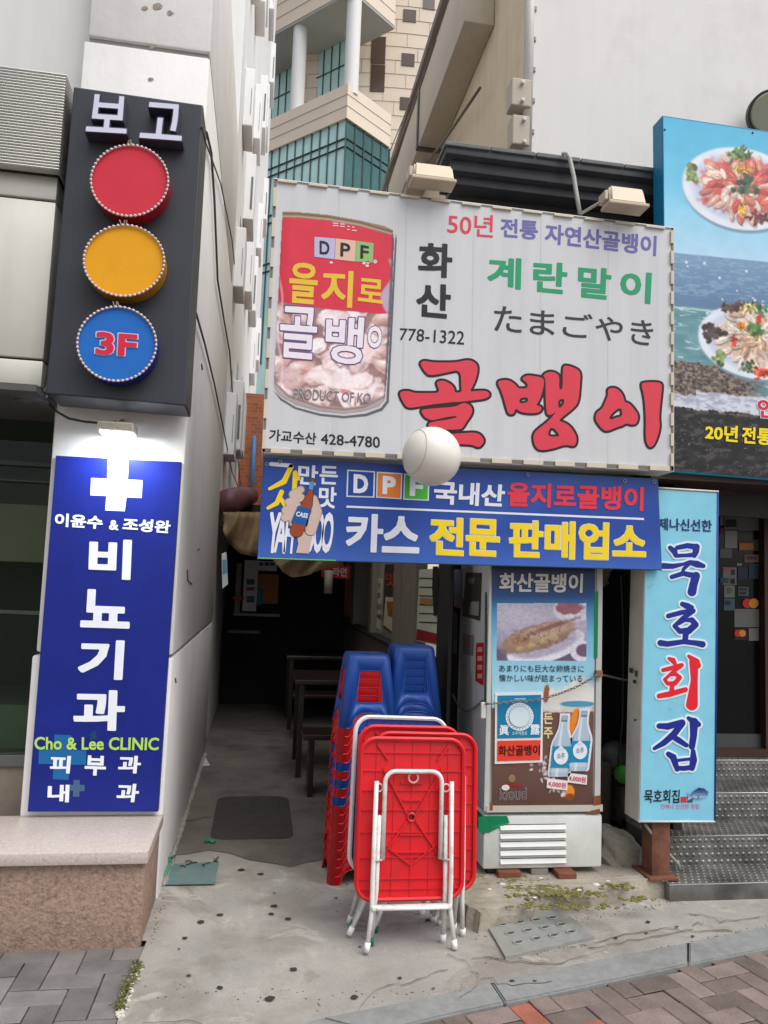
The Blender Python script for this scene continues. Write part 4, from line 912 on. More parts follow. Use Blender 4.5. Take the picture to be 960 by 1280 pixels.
# lettering of the signboard
Rd = ink(214, 62, 78); Pu = ink(104, 100, 168); Gn = ink(30, 152, 104); Bk = ink(34, 34, 38); Dk = ink(52, 50, 58)
for ch, q, m, bd in (('50년', [(560, 265), (617, 269), (616, 297), (559, 292)], Rd, .015), ('전통', [(626, 272), (673, 276), (672, 300), (626, 296)], Pu, .04), ('자연산골뱅이', [(682, 279), (821, 295), (820, 320), (681, 304)], Pu, .04),
        ('화', [(524, 303), (566, 305), (565, 348), (522, 345)], Bk, .05), ('산', [(521, 353), (564, 356), (563, 399), (520, 395)], Bk, .05), ('778-1322', [(500, 410), (581, 414), (580, 431), (499, 425)], Bk, .01),
        ('계', [(610, 320), (652, 323), (651, 362), (609, 358)], Gn, .045), ('란', [(667, 326), (710, 329), (708, 368), (666, 364)], Gn, .045), ('말', [(723, 332), (765, 336), (763, 375), (722, 371)], Gn, .045), ('이', [(776, 338), (815, 341), (813, 380), (775, 375)], Gn, .045),
        ('た', [(618, 382), (653, 384), (652, 417), (617, 413)], Dk, .012), ('ま', [(663, 387), (694, 389), (693, 421), (662, 417)], Dk, .012), ('ご', [(704, 390), (741, 393), (740, 424), (703, 420)], Dk, .012), ('や', [(745, 395), (779, 397), (778, 428), (744, 424)], Dk, .012), ('き', [(789, 399), (817, 401), (816, 433), (788, 429)], Dk, .012),
        ('가교수산', [(337, 536), (396, 541), (395, 556), (336, 551)], Bk, .03), ('428-4780', [(401, 542), (475, 546), (475, 560), (401, 555)], Bk, .02)):
    text('lettering', ch, q, B1, m, bs, bd)
def zt(ox, oy, k, pts): return [(ox+x/k, oy+y/k) for x, y in pts]
G_ = lambda p: zt(490, 440, 7.385, p)
Bg = lambda p: zt(610, 445, 7.385, p)
Ig = lambda p: zt(730, 460, 8.0, p)
traced('brush_lettering', [G_([(265, 95), (300, 80), (370, 95), (480, 98), (600, 95), (680, 75), (740, 80), (790, 120), (790, 190), (760, 290), (715, 365), (750, 362), (850, 355), (890, 370), (905, 400), (870, 430), (760, 445), (640, 460), (560, 462), (400, 480), (270, 500), (150, 520), (110, 480), (65, 380), (100, 360), (160, 360), (200, 378), (330, 380), (435, 378), (430, 330), (408, 285), (440, 262), (500, 270), (560, 310), (580, 350), (575, 375), (645, 372), (640, 330), (635, 160), (500, 190), (350, 220), (310, 190), (265, 120)]),
    G_([(265, 535), (330, 525), (450, 515), (590, 505), (640, 475), (690, 470), (740, 510), (740, 570), (690, 640), (660, 690), (640, 712), (540, 718), (430, 715), (330, 685), (345, 655), (400, 640), (590, 612), (602, 588), (520, 598), (440, 615), (370, 632), (320, 615), (285, 580)]),
    G_([(500, 760), (660, 748), (790, 742), (840, 790), (850, 830), (820, 870), (790, 880), (740, 855), (630, 850), (500, 850)])], B1, Rd, bs, 2.9, ink(36, 28, 32))
traced('brush_lettering', [Bg([(80, 240), (140, 220), (200, 225), (260, 270), (275, 300), (360, 300), (370, 265), (345, 235), (310, 210), (350, 180), (400, 180), (510, 200), (520, 240), (500, 340), (470, 420), (440, 455), (490, 465), (495, 500), (460, 525), (380, 530), (290, 515), (265, 485), (245, 500), (240, 535), (200, 540), (180, 520), (130, 330)]), Bg([(295, 385), (370, 380), (370, 430), (285, 440)]),
    Bg([(505, 175), (570, 140), (640, 160), (660, 200), (655, 310), (690, 310), (690, 130), (700, 85), (760, 95), (830, 125), (855, 165), (850, 250), (835, 430), (780, 490), (640, 600), (700, 610), (760, 650), (800, 710), (820, 760), (810, 820), (780, 835), (720, 815), (600, 855), (480, 875), (430, 830), (415, 740), (440, 690), (560, 600), (640, 505), (590, 540), (555, 548), (540, 520), (532, 400), (532, 250), (525, 200)]), Bg([(647, 400), (708, 395), (696, 455), (650, 490)]), Bg([(590, 645), (668, 735), (640, 745), (565, 745), (550, 710)])], B1, Rd, bs, 2.9, ink(36, 28, 32))
traced('brush_lettering', [Ig([(235, 215), (280, 195), (340, 210), (390, 270), (405, 345), (450, 350), (510, 420), (545, 480), (530, 550), (490, 570), (420, 550), (390, 575), (330, 590), (230, 635), (180, 610), (120, 530), (115, 490), (130, 440), (180, 410), (210, 350), (245, 260)]), Ig([(245, 500), (300, 430), (375, 390), (385, 485), (320, 495), (275, 520)]),
    Ig([(570, 160), (600, 145), (700, 140), (775, 150), (780, 200), (760, 380), (750, 500), (760, 590), (735, 690), (700, 770), (660, 800), (630, 760), (615, 690), (620, 500), (605, 290)])], B1, Rd, bs, 2.9, ink(36, 28, 32))

# floodlights on the top edge of the signboard
def flood(px0, px1, arm, label):
    yy = YBG-0.06
    a, b = P(px0[0], px0[1], Y(yy)), P(px1[0], px1[1], Y(yy)); o = thing('floodlight', tuple((a+b)/2), label, 'floodlight', 'floodlights over the signboard')
    m = MB(); w_ = 0.02; z0, z1 = b[2], a[2]
    fr_ = [(a[0]+w_*.3, yy-0.05, z0), (b[0], yy-0.05, z0), (b[0]-w_*.4, yy-0.02, z1), (a[0]+w_*.6, yy-0.02, z1)]; bk_ = [(a[0]+w_, yy+0.09, z0+0.012), (b[0]-w_, yy+0.09, z0+0.012), (b[0]-w_, yy+0.09, z1-0.02), (a[0]+w_, yy+0.09, z1-0.02)]
    h = m.prism(fr_, bk_).build('housing', ink(214, 198, 176), o)
    bm = bmesh.new(); bm.from_mesh(h.data); bmesh.ops.bevel(bm, geom=bm.edges[:], offset=0.012, segments=3, affect='EDGES'); bm.to_mesh(h.data); bm.free(); auto_smooth(h, 50)
    MB().rbox((a[0]-0.004, yy-0.058, z0-0.014), (b[0]+0.006, yy+0.05, z0+0.004), 0.005).build('lens_frame', ink(196, 180, 158), o)
    MB().tube([(a[0]+0.01, yy+0.02, (z0+z1)/2-.01), P(*arm, Y(YBG+0.06))], 0.008, 8).build('arm', ink(170, 164, 154), o, True)
    MB().rbox((a[0]-0.012, yy-0.02, (z0+z1)/2-0.03), (a[0]+0.008, yy+0.06, (z0+z1)/2+0.02), 0.005).build('hinge', ink(196, 184, 166), o)
flood((514, 203), (566, 232), (505, 243), 'beige floodlight on the left of the signboard top edge')
flood((757, 232), (804, 262), (726, 267), 'beige floodlight on the right of the signboard top edge')
cable('conduit', [P(x, y, Y(3.88)) for x, y in ((703, 193), (708, 191), (712, 198), (717, 220), (721, 245), (725, 268))], 0.012, ink(176, 176, 172), 'grey conduit bending over the black cornice down to the signboard')

# ================================================================ blue banner
YBN = 3.655
bn_ = thing('blue_banner', (1.1, YBN, 1.6), 'blue banner with bottle picture and white and yellow lettering under the signboard', 'banner')
NQ = [(330, 572), (822, 599), (827, 712), (322, 698)]
def ban(p):
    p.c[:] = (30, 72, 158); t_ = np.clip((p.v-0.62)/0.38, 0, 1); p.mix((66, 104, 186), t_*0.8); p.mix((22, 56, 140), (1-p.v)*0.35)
    p.mix((70, 110, 190), np.clip(1-np.abs((p.x-700)+(p.y-600)*2.2)/70, 0, 1)*0.25)  # slanting band of glare put into the banner's blue
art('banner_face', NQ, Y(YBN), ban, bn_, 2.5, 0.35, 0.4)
quad_panel('banner_frame', [(329.5, 571.5), (822.5, 598.5), (827.5, 713), (321.5, 699)], Y(YBN+0.003), 0.025, ink(40, 90, 90), bn_)
poly('green_hem', [(322, 696.8), (420, 699.8), (420, 701), (322, 698)], Y(YBN-0.003), ink(120, 196, 110), bn_)
N1, N2, N3, N4 = Y(YBN-0.0013), Y(YBN-0.0026), Y(YBN-0.0039), Y(YBN-0.0065)
for x, y in ((350, 577), (660, 593), (781, 601), (818, 602), (334, 580)):
    MB().tube([tuple(p) for p in un(*ell(x, y, 2.0, 2.0, 12).T, Y(YBN-0.005))], 0.0018, 5, True).build('eyelet', ink(170, 170, 160), bn_, True)
WN = ink(226, 228, 238); YN = ink(240, 208, 28); RN = ink(222, 56, 74)
poly('dividing_line', [(433, 632), (805, 647.5), (805, 650), (433, 634.5)], N1, WN, bn_)
for ch, q, c in (('D', [(434, 587), (469, 589), (468, 622), (433, 621)], (26, 70, 150)), ('P', [(471, 589.5), (503, 591.5), (502, 624), (470, 622)], (226, 126, 50)), ('F', [(505, 592), (537, 593.5), (536, 626), (504, 624.5)], (76, 176, 62))):
    q = np.array(q, float); c0 = q.mean(0); poly('tile_border', q, N1, ink(214, 222, 236), bn_); poly('letter_tile', c0+(q-c0)*0.90, N2, ink(*c), bn_); text('tile_letter', ch, c0+(q-c0)*np.array([0.52, 0.70]), N3, WN, bn_, 0.065)
for ch, q, m, bd in (('국내산', [(543, 600), (632, 606), (630, 634), (542, 630)], WN, .05), ('을지로골뱅이', [(635, 602), (805, 609), (804, 639), (634, 633)], RN, .05),
        ('카', [(433, 641), (480, 643), (478, 691), (432, 689.5)], WN, .05), ('스', [(479, 644), (525, 646), (524, 692), (477, 690.5)], WN, .05),
        ('전', [(538, 646), (580, 648), (579, 695), (537, 693)], YN, .05), ('문', [(583, 648), (625, 650), (624, 696), (582, 694)], YN, .05), ('판매업소', [(637, 650), (808, 655), (807, 702), (636, 697)], YN, .05),
        ('만', [(373, 580), (398, 582), (397, 607), (372, 605)], WN, .04), ('든', [(400, 582), (423, 583), (422, 606), (399, 605)], WN, .04), ('맛', [(399, 608), (421, 609), (420, 636), (398, 634)], WN, .04)):
    if m is YN or m is RN: text('lettering_edge', ch, q, N1, ink(212, 214, 226) if m is YN else ink(40, 60, 130), bn_, bd+0.022, bd)
    text('lettering', ch, q, N2, m, bn_, bd)
# "갓": white above, yellow below
brush('lettering', [([(339, 580), (364, 582)], [5, 5])], N2, WN, bn_); brush('lettering', [([(364, 583), (355, 602), (337, 611)], [6, 7, 4]), ([(369, 591), (368, 612)], [6, 6]), ([(369, 598), (374, 598)], [5, 5]), ([(352, 615), (346, 629), (335, 635)], [6, 6, 4]), ([(350, 622), (357, 632), (366, 636)], [5, 6, 4])], N2, YN, bn_)
for k, (ch, x0, x1) in enumerate((('Y', 338, 352), ('A', 347, 361), ('H', 359, 370), ('O', 384, 396), ('O', 395, 407), ('O', 405, 419))):
    text('exclamation', ch, [(x0, 640), (x1, 640.5), (x1-5, 692.5), (x0-5, 690.5)], N2, WN, bn_, 0.045)
SK = ink(204, 180, 168); SKd = ink(170, 142, 130)
poly('printed_forearm', [(371, 668), (386, 655), (394, 630), (396, 648), (390, 672), (386, 692), (370, 691), (373, 680)], N3, SK, bn_)
brush('printed_hand', [([(366, 618), (376, 612)], [9, 8]), ([(361, 628), (376, 622)], [9, 9]), ([(357, 638), (372, 633)], [9, 9]), ([(356, 647), (370, 643)], [9, 8]), ([(392, 624), (396, 640), (388, 662)], [9, 12, 14]), ([(372, 618), (366, 640), (366, 654)], [8, 9, 8])], N3, SK, bn_, ((0.9, SKd, 'hand_shade'),))
brush('printed_bottle', [([(391, 600), (388, 616)], [4.5, 5]), ([(388, 617), (384, 630), (371, 663)], [7, 13, 16])], N4, ink(150, 68, 40), bn_, ((0.7, ink(70, 36, 30), 'bottle_edge'),))
poly('bottle_label', [(372.5, 632), (389, 636), (384, 658), (363.5, 653)], Y(YBN-0.0080), ink(34, 84, 152), bn_)
poly('bottle_collar', [(387.5, 602), (393, 603), (391, 612), (385.8, 611)], Y(YBN-0.0080), ink(70, 150, 200), bn_)
poly('bottle_glint', [(381, 662), (384, 650), (386, 650), (383, 664)], Y(YBN-0.0080), ink(206, 140, 110), bn_)
text('bottle_letters', 'CASS', [(371, 639), (385.5, 642), (384, 648), (369.5, 645)], Y(YBN-0.0093), ink(220, 230, 244), bn_, 0.05)

# white globe lamp on a bracket in front of the signboard
gl_ = thing('globe_lamp', tuple(P(539, 570, Y(3.32))), 'white plastic globe lamp hanging in front of the signboard', 'lamp')
c = P(539.5, 570.5, Y(3.32)); rg = 37*np.linalg.norm(c-(0, 0, 1.5))/np.linalg.norm([539-CX, 570-CY, FPX])
mb = MB(); mb.sphere(c, rg, 40, 26); mb.build('globe', mat('opal_plastic', (226, 222, 214), 0.28, 0.05, 5, spec=0.5, dirt=(208, 198, 180), dscale=5, damt=0.35), gl_, True)
mb = MB(); n = 44; ang = math.radians(62); ax = np.array([-math.sin(ang), -0.3, 0.12]); ax /= np.linalg.norm(ax); u_ = np.cross(ax, (0, 0, 1)); u_ /= np.linalg.norm(u_); v_ = np.cross(ax, u_)
mb.tube([c+ax*rg*0.66+rg*0.752*(u_*math.cos(6.283*i/n)+v_*math.sin(6.283*i/n)) for i in range(n)], 0.0022, 5, True); mb.build('seam', mat('opal_seam', (196, 188, 170), 0.5), gl_, True)
MB().tube([c+(0, rg*0.95, 0.0), (c[0], YBG+0.0, c[2])], 0.03, 12).build('bracket', ink(190, 184, 172), gl_, True)
MB().tube([(c[0], YBG-0.02, c[2]), (c[0], YBG+0.005, c[2])], 0.06, 16).build('wall_rose', ink(200, 196, 186), gl_, True)

# ================================================================ the drinks fridge
zsl = 0.085
YF = P(620, 1098, Z(zsl))[1]+0.04
fx0, fx1 = P(607, 1000, Y(YF))[0], P(751, 1000, Y(YF))[0]
M_fr = mat('fridge_white', (206, 208, 204), 0.4, 0.05, 4, streak=0.06, dirt=(160, 150, 132), dscale=3, damt=0.3)
M_frs = mat('fridge_side', (186, 188, 186), 0.45, 0.06, 4, streak=0.08)
fg = thing('drinks_fridge', ((fx0+fx1)/2, YF+0.3, zsl), 'upright white drinks fridge covered with posters, a chain around it', 'fridge')
zb0 = P(608, 1086, Y(YF))[2]; zb1 = P(608, 1019, Y(YF))[2]; ztp = 2.05; YBk = YF+0.62
auto_smooth(box('cabinet', (fx0+0.004, YF+0.06, zb1+0.01), (fx1-0.004, YBk, ztp), M_frs, fg, 0.012))
lo = auto_smooth(box('base_cover', (fx0-0.01, YF-0.012, zb0), (fx1+0.005, YBk, zb1), M_fr, fg, 0.012))
mb = MB(); msl = MB()
for k in range(5):
    y = 1032+k*10.6; a, b = P(625, y, Y(YF-0.012)), P(707, y-1.5, Y(YF-0.012))
    msl.box((a[0], YF-0.0135, a[2]-0.007), (b[0], YF-0.0125, a[2]+0.006)); mb.prism([(a[0], YF-0.013, a[2]+0.003), (b[0], YF-0.013, a[2]+0.003), (b[0], YF-0.026, a[2]-0.018), (a[0], YF-0.026, a[2]-0.018)], [(a[0], YF-0.01, a[2]+0.001), (b[0], YF-0.01, a[2]+0.001), (b[0], YF-0.013, a[2]-0.024), (a[0], YF-0.013, a[2]-0.024)])
msl.build('louver_slot', ink(58, 56, 56), lo); mb.build('louver', M_fr, lo)
# door with frame
zd0 = P(610, 1014, Y(YF))[2]
dr = auto_smooth(box('door', (fx0+0.002, YF, zd0), (fx1, YF+0.055, ztp), M_fr, fg, 0.008))
for x0, x1 in ((607.5, 613.5), (744, 751.5)):
    a, b = P(x0, 900, Y(YF-0.008))[0], P(x1, 900, Y(YF-0.008))[0]; box('door_edge', (a, YF-0.010, zd0+0.002), (b, YF+0.002, ztp-0.02), ink(188, 190, 188), dr, 0.003)
mb = MB(); a, b = P(612, 1012, Y(YF)), P(752, 1006, Y(YF)); mb.box((a[0]-0.02, YF-0.014, zd0-0.002), (b[0], YF-0.001, zd0+0.03)); mb.build('door_foot', ink(190, 184, 174), dr)
for q in ([(741, 996), (751, 994), (751, 1006), (742, 1007)], [(613, 1003), (616, 1003), (616, 1013), (612, 1013)], [(740, 1013), (750, 1011), (750, 1017), (731, 1017)]): poly('rust_patch', q, Y(YF-0.0155), mat('rust', (128, 70, 44), 0.9, 0.3, 40), dr)
poly('green_tape', [(743, 740), (748, 739), (747, 822), (742, 823)], Y(YF-0.013), ink(18, 126, 74), dr)
def gtape(p):
    p.m = p.mask_poly([(597, 1020), (634, 1019), (638, 1029), (610, 1042), (597, 1041)]); p.c[:] = (16, 128, 84); p.mix((70, 170, 130), np.clip(1-np.abs(p.y-1033+0.25*(p.x-620))/1.2, 0, 1)*np.clip((p.x-612)/10, 0, 1)); p.mix((10, 96, 62), fbm(p.x/6, p.y/5, 3)*.4)
art('green_tape', [(596, 1017), (640, 1017), (640, 1043), (596, 1043)], Y(YF-0.0155), gtape, lo, 1.0)
a = P(609, 1030, Y(YF-0.012)); box('green_tape_wrap', (fx0-0.0125, YF-0.014, P(600, 1042, Y(YF))[2]), (fx0-0.0105, YF+0.12, P(600, 1020, Y(YF))[2]), ink(16, 120, 78), lo)
# the printed door sheet
DQ = [(614.5, 708), (744, 710), (741, 1010), (615.5, 1012)]
def poster(p):
    x, y = p.x, p.y
    ys = [708, 745, 760, 800, 870, 1020]
    for k, c in enumerate(((26, 44, 84), (38, 76, 132), (66, 128, 182), (120, 182, 212), (168, 212, 226), (168, 212, 226))):
        if k == 0: p.c[:] = c
        else: p.mix(c, np.clip((y-ys[k-1])/(ys[k]-ys[k-1]), 0, 1))
    # photograph of a rolled omelette on a plate
    ph = (x > 621) & (x < 733) & (y > 754) & (y < 826); q = Paint(x, y); q.c[:] = (176, 170, 190); q.mix((128, 120, 146), np.clip((y-780)/40, 0, 1)*.8); q.mix((196, 190, 206), np.clip(1-np.hypot((x-640)/60, (y-765)/25), 0, 1)*.6); q.mix((84, 70, 92), np.clip((y-808-(x-640)*.05)/6, 0, 1)*.7)
    q.blob(716, 762, 26, 16, (206, 204, 220), 0.0, 0.1); q.blob(712, 759, 18, 10, (150, 96, 104), 0.0, 0.2, 0.3, 3)
    q.blob(682, 808, 52, 20, (214, 212, 226), -0.28, 0.06); q.blob(682, 805, 48, 16, (170, 164, 184), -0.28, 0.2)
    q.blob(728, 814, 16, 14, (214, 212, 224), 0, 0.1); q.blob(730, 813, 11, 9, (110, 84, 110), 0, 0.2)
    q.blob(672, 797, 52, 17, (146, 118, 104), -0.30, 0.15, 0.15, 5); q.blob(676, 791, 48, 12, (180, 154, 136), -0.30, 0.4, 0.25, 6, 0.2); q.blob(650, 803, 22, 12, (158, 124, 102), -0.1, 0.5, 0.3, 8, 0.2); q.mix((120, 82, 62), np.where(q.m, 1, 0)*(fbm(x/4, y/3, 9) > 0.62)*np.clip(1-np.hypot((x-672)/50, (y-797)/18), 0, 1)*1.2)
    for k in range(4): q.blob(650+k*14, 810-k*4.6, 8, 5, (184, 166, 116), -.3, 0.9, 0.6, k, 0.3)
    for k in range(5): q.blob(648+k*13, 800-k*4, 1.0, 10, (116, 88, 78), .25, 0.9, .3, k, .2)
    q.c = np.clip(q.c*(.9+.2*fbm(x/2.8, y/2.4, 41, 3))[:, None], 0, 250)
    q.blob(690, 783, 40, 4, (132, 96, 86), -0.32, 0.6, 0.4, 12, .2)
    p.c = np.where(ph[:, None], q.c, p.c)
    # lower beer advert: brown, torn off along its top edge
    edge_ = 868+10*fbm(x/14, y*0, 5)+np.where(x > 700, -4, 4); br = np.clip((y-edge_-8)/1.5, 0, 1); p.mix((104, 76, 66), br); p.mix((84, 58, 52), br*np.clip((y-960)/40, 0, 1)*.6)
    torn = np.clip(1.3-np.hypot((x-702)/18, (y-872)/11)-0.9*(fbm(x/6, y/6, 2)-.5), 0, .35)*3+np.clip(1.25-np.hypot((x-727)/16, (y-868)/17)-0.9*(fbm(x/6, y/6, 7)-.5), 0, .35)*3
    p.mix((222, 218, 212), torn); p.mix((216, 214, 208), np.clip(1.1-np.abs((y-884)/7)-0.8*(fbm(x/9, y/6, 3)-.4), 0, .3)*3*(x > 679)); p.mix((200, 196, 190), np.clip(1-np.abs(y-888)/2, 0, 1)*(x > 690)*.5)
    p.blob(683, 866, 4, 13, (150, 84, 56), 0.1, 0.3, .3, 2); p.mix((40, 132, 180), np.clip(1.2-np.hypot((x-722)/20, (y-880)/3.5), 0, .2)*4)
    # amber bottle and ice behind
    p.blob(716, 908, 7, 26, (226, 130, 40), 0.25, 0.2); p.blob(711, 990, 8, 10, (232, 140, 40), 0, 0.2); p.blob(712, 996, 7, 5, (140, 70, 30), 0, .3)
    r = np.random.default_rng(3)
    for k in range(46):
        cx = r.uniform(664, 706); cy = 948+(cx-664)*0.9+r.normal(0, 9); p.blob(cx, cy, r.uniform(1.5, 6), r.uniform(1, 3.5), (168, 156, 158) if k % 2 else (206, 200, 204), r.uniform(0, 3), 0.4, 0.5, k, 0.4)
    p.mix((92, 70, 62), br*(fbm(x/3, y/3, 31) > .7)*.3)
art('door_poster', DQ, Y(YF-0.012), poster, dr, 0.7, 0.35, 0.35)
F1, F2, F3, F4 = Y(YF-0.0145), Y(YF-0.017), Y(YF-0.0195), Y(YF-0.022)
outlined('poster_title', '화산골뱅이', [(624.5, 716), (729, 717), (728, 741), (624, 740)], F1, ink(214, 210, 206), ink(20, 26, 44), dr, 0.045, 0.03)
for bd, q in (('あまりにも巨大な卵焼きに', [(624, 831), (730, 831.5), (730, 840.5), (624, 840)]), ('懐かしい味が詰まっている', [(624, 843), (728, 843.5), (728, 853), (624, 852)])): text('poster_line', bd, q, F1, ink(44, 64, 84), dr, 0.012)
for ch, q in (('든', [(679.5, 891), (691, 891), (691, 905), (679.5, 905)]), ('주', [(679.5, 909), (691, 909), (691, 923), (679.5, 923)])): text('advert_lettering', ch, q, F1, ink(226, 204, 150), dr, 0.04)
quad_panel('spirits_card', [(619, 866.5), (679, 865), (678, 953), (618.5, 955)], F2, 0.003, ink(226, 224, 226), dr)
poly('card_blue', [(622, 869.5), (676.5, 868.5), (675.8, 922), (621.7, 923)], F3, ink(18, 122, 164), dr); poly('card_red', [(621.7, 926), (675.8, 925), (675.4, 950), (621.4, 951.5)], F3, ink(226, 64, 46), dr)
poly('card_disc', ell(649.5, 896, 17.5, 17.5, 36), F4, ink(222, 228, 232), dr); poly('disc_ring', ell(649.5, 896, 13.5, 13.5, 36), Y(YF-0.0245), ink(134, 194, 216), dr); poly('disc_centre', ell(649.5, 896, 12.7, 12.7, 36), Y(YF-0.027), ink(206, 222, 228), dr)
for k in range(24):
    e = ell(649.5, 896, 15.5, 15.5, 24)[k]; poly('disc_tick', ell(e[0], e[1], 0.6, 0.6, 6), Y(YF-0.0245), ink(60, 130, 170), dr)
text('card_lettering', '眞', [(624, 906), (636, 906), (636, 919), (624, 919)], F4, ink(224, 232, 240), dr, 0.03); text('card_lettering', '露', [(663, 905.5), (675, 905.5), (675, 918.5), (663, 918.5)], F4, ink(224, 232, 240), dr, 0.03)
text('card_small_print', '소주의원조', [(640, 914), (659, 914), (659, 919), (640, 919)], F4, ink(170, 214, 232), dr, 0.03); poly('card_small_line', [(643, 873), (657, 872.7), (657, 874.2), (643, 874.5)], F4, ink(150, 206, 226), dr)
text('card_shop_name', '화산골뱅이', [(623, 932), (675, 931), (675, 944), (623, 945)], F4, ink(60, 24, 20), dr, 0.03)
def bottle(cx, ty, by, lean, label_c):
    h = by-ty; ax = lambda t_: cx+lean*(1-t_)
    prof = [(0, 4.2), (.06, 4.4), (.09, 4.0), (.22, 4.8), (.32, 7.5), (.42, 10.8), (.5, 12), (.96, 12), (1, 10.5)]
    lf = [(ax(t_)-w_, ty+h*t_) for t_, w_ in prof]; rt_ = [(ax(t_)+w_, ty+h*t_) for t_, w_ in prof]
    big = lambda g_: [(ax(t_)-w_-g_, ty+h*t_+(-g_ if t_ == 0 else 0)) for t_, w_ in prof]+[(ax(t_)+w_+g_, ty+h*t_+(-g_ if t_ == 0 else 0)) for t_, w_ in prof[::-1]]
    b2_ = big(2.2); poly('bottle_sticker', [b2_[0]]+b2_[1:-1]+[b2_[-1]], F2, ink(222, 222, 224), dr)
    def pa(p):
        p.m = p.mask_poly(big(0)); c_ = cx+lean*(1-(p.y-ty)/h); d = (p.x-c_)/12; p.c[:] = (168, 186, 202); p.mix((214, 226, 236), np.clip(1-np.abs(d+0.25)/0.22, 0, 1)*.9); p.mix((112, 134, 156), np.clip((np.abs(d)-.72)/.28, 0, 1)*.7); t_ = (p.y-ty)/h
        p.mix((226, 232, 238), np.clip(1-np.abs(t_-.9)/.05, 0, 1)*.4); p.mix(label_c, ((t_ > .5) & (t_ < .86))*1.0); p.mix((150, 170, 186), (t_ < .085)*1.0); p.mix((96, 116, 136), (np.abs(t_-.09) < .012)*1.0)
    art('bottle_print', [(cx-14, ty-2), (cx+lean+14, ty-2), (cx+lean+14, by+2), (cx-14, by+2)], F3, pa, dr, 0.7)
    lc = (ax(.66), ty+h*.665); poly('bottle_roundel', ell(lc[0], lc[1], 9, 10.5, 26), F4, ink(222, 230, 236), dr); text('roundel_lettering', '소주', [(lc[0]-5, lc[1]-4), (lc[0]+5, lc[1]-4), (lc[0]+5, lc[1]+3), (lc[0]-5, lc[1]+3)], Y(YF-0.0245), ink(110, 140, 170), dr, 0.02)
    poly('roundel_peak', [(lc[0]-4, lc[1]-9), (lc[0], lc[1]-13.5), (lc[0]+4, lc[1]-9)], Y(YF-0.0245), ink(222, 230, 236), dr)
bottle(698.5, 894, 971, 8, (24, 136, 178)); bottle(722, 888, 964, 9, (24, 136, 178))
quad_panel('price_tag', [(684, 973), (709.5, 976), (709, 988), (683.5, 985)], F2, 0.002, ink(226, 222, 222), dr); quad_panel('price_tag', [(710, 966), (734, 969), (733.5, 981), (709.5, 978)], F2, 0.002, ink(226, 222, 222), dr)
text('price', '4,000원', [(685.5, 975.5), (708, 978.5), (707.5, 986), (685, 983)], F3, ink(206, 48, 84), dr, 0.02); text('price', '4,000원', [(711.5, 968.5), (732.5, 971.5), (732, 979), (711, 976)], F3, ink(206, 48, 84), dr, 0.02)
outlined('brand_letters', 'kloud', [(624.5, 986), (658, 985), (657.5, 999), (624, 1000)], F1, ink(92, 80, 78), ink(150, 140, 136), dr, 0.01, 0.05)
poly('foam_print', ell(632, 984.5, 5, 3.6, 18), F2, ink(218, 214, 210), dr); poly('red_flourish', [(626, 982), (640, 979), (653, 981), (650, 984), (640, 982.5)], F1, ink(150, 40, 44), dr); poly('emblem_print', ell(640, 973, 4.5, 5, 14), F1, ink(150, 112, 84), dr)
# things stuck on the fridge's left flank
LS = X(fx0+0.002)
def stick(nm, px, c, k=0): poly(nm, px, X(fx0+0.001-0.0015*k), ink(*c), fg)
stick('flank_sticker', [(568, 712), (578, 712), (577, 760), (567, 757)], (112, 116, 142)); stick('flank_sticker', [(568, 748), (579, 749), (578, 762), (567, 758)], (150, 110, 120), 1)
stick('flank_picture', [(582, 716), (602, 716), (600, 776), (578, 770)], (64, 58, 52)); stick('flank_picture_print', [(588, 752), (599, 752), (598, 770), (586, 768)], (150, 146, 138), 1); stick('flank_picture_print', [(586, 722), (594, 722), (592, 730), (585, 730)], (120, 118, 110), 1)
stick('flank_notice', [(579, 792), (592, 794), (591, 820), (579, 817)], (140, 120, 124)); stick('red_notice', [(595, 804), (604.5, 803), (604, 857), (594, 851)], (186, 34, 38))
for k in range(4): stick('red_notice_print', [(597, 809+k*11), (603, 809+k*11), (602.5, 815+k*11), (596.5, 815+k*11)], (214, 150, 140), 1)
stick('flank_dark_label', [(566, 765), (572, 766), (571, 818), (566, 815)], (60, 62, 74)); stick('green_edge', [(606, 740), (608, 740), (607, 890), (605, 890)], (72, 104, 84), 1)
lb = MB().rbox(P(601, 898, Y(YF-0.02))+(0, -0.006, -0.0), P(607.5, 878, Y(YF-0.02))+(0, 0.012, 0), 0.004).build('padlock', ink(206, 206, 200), fg)
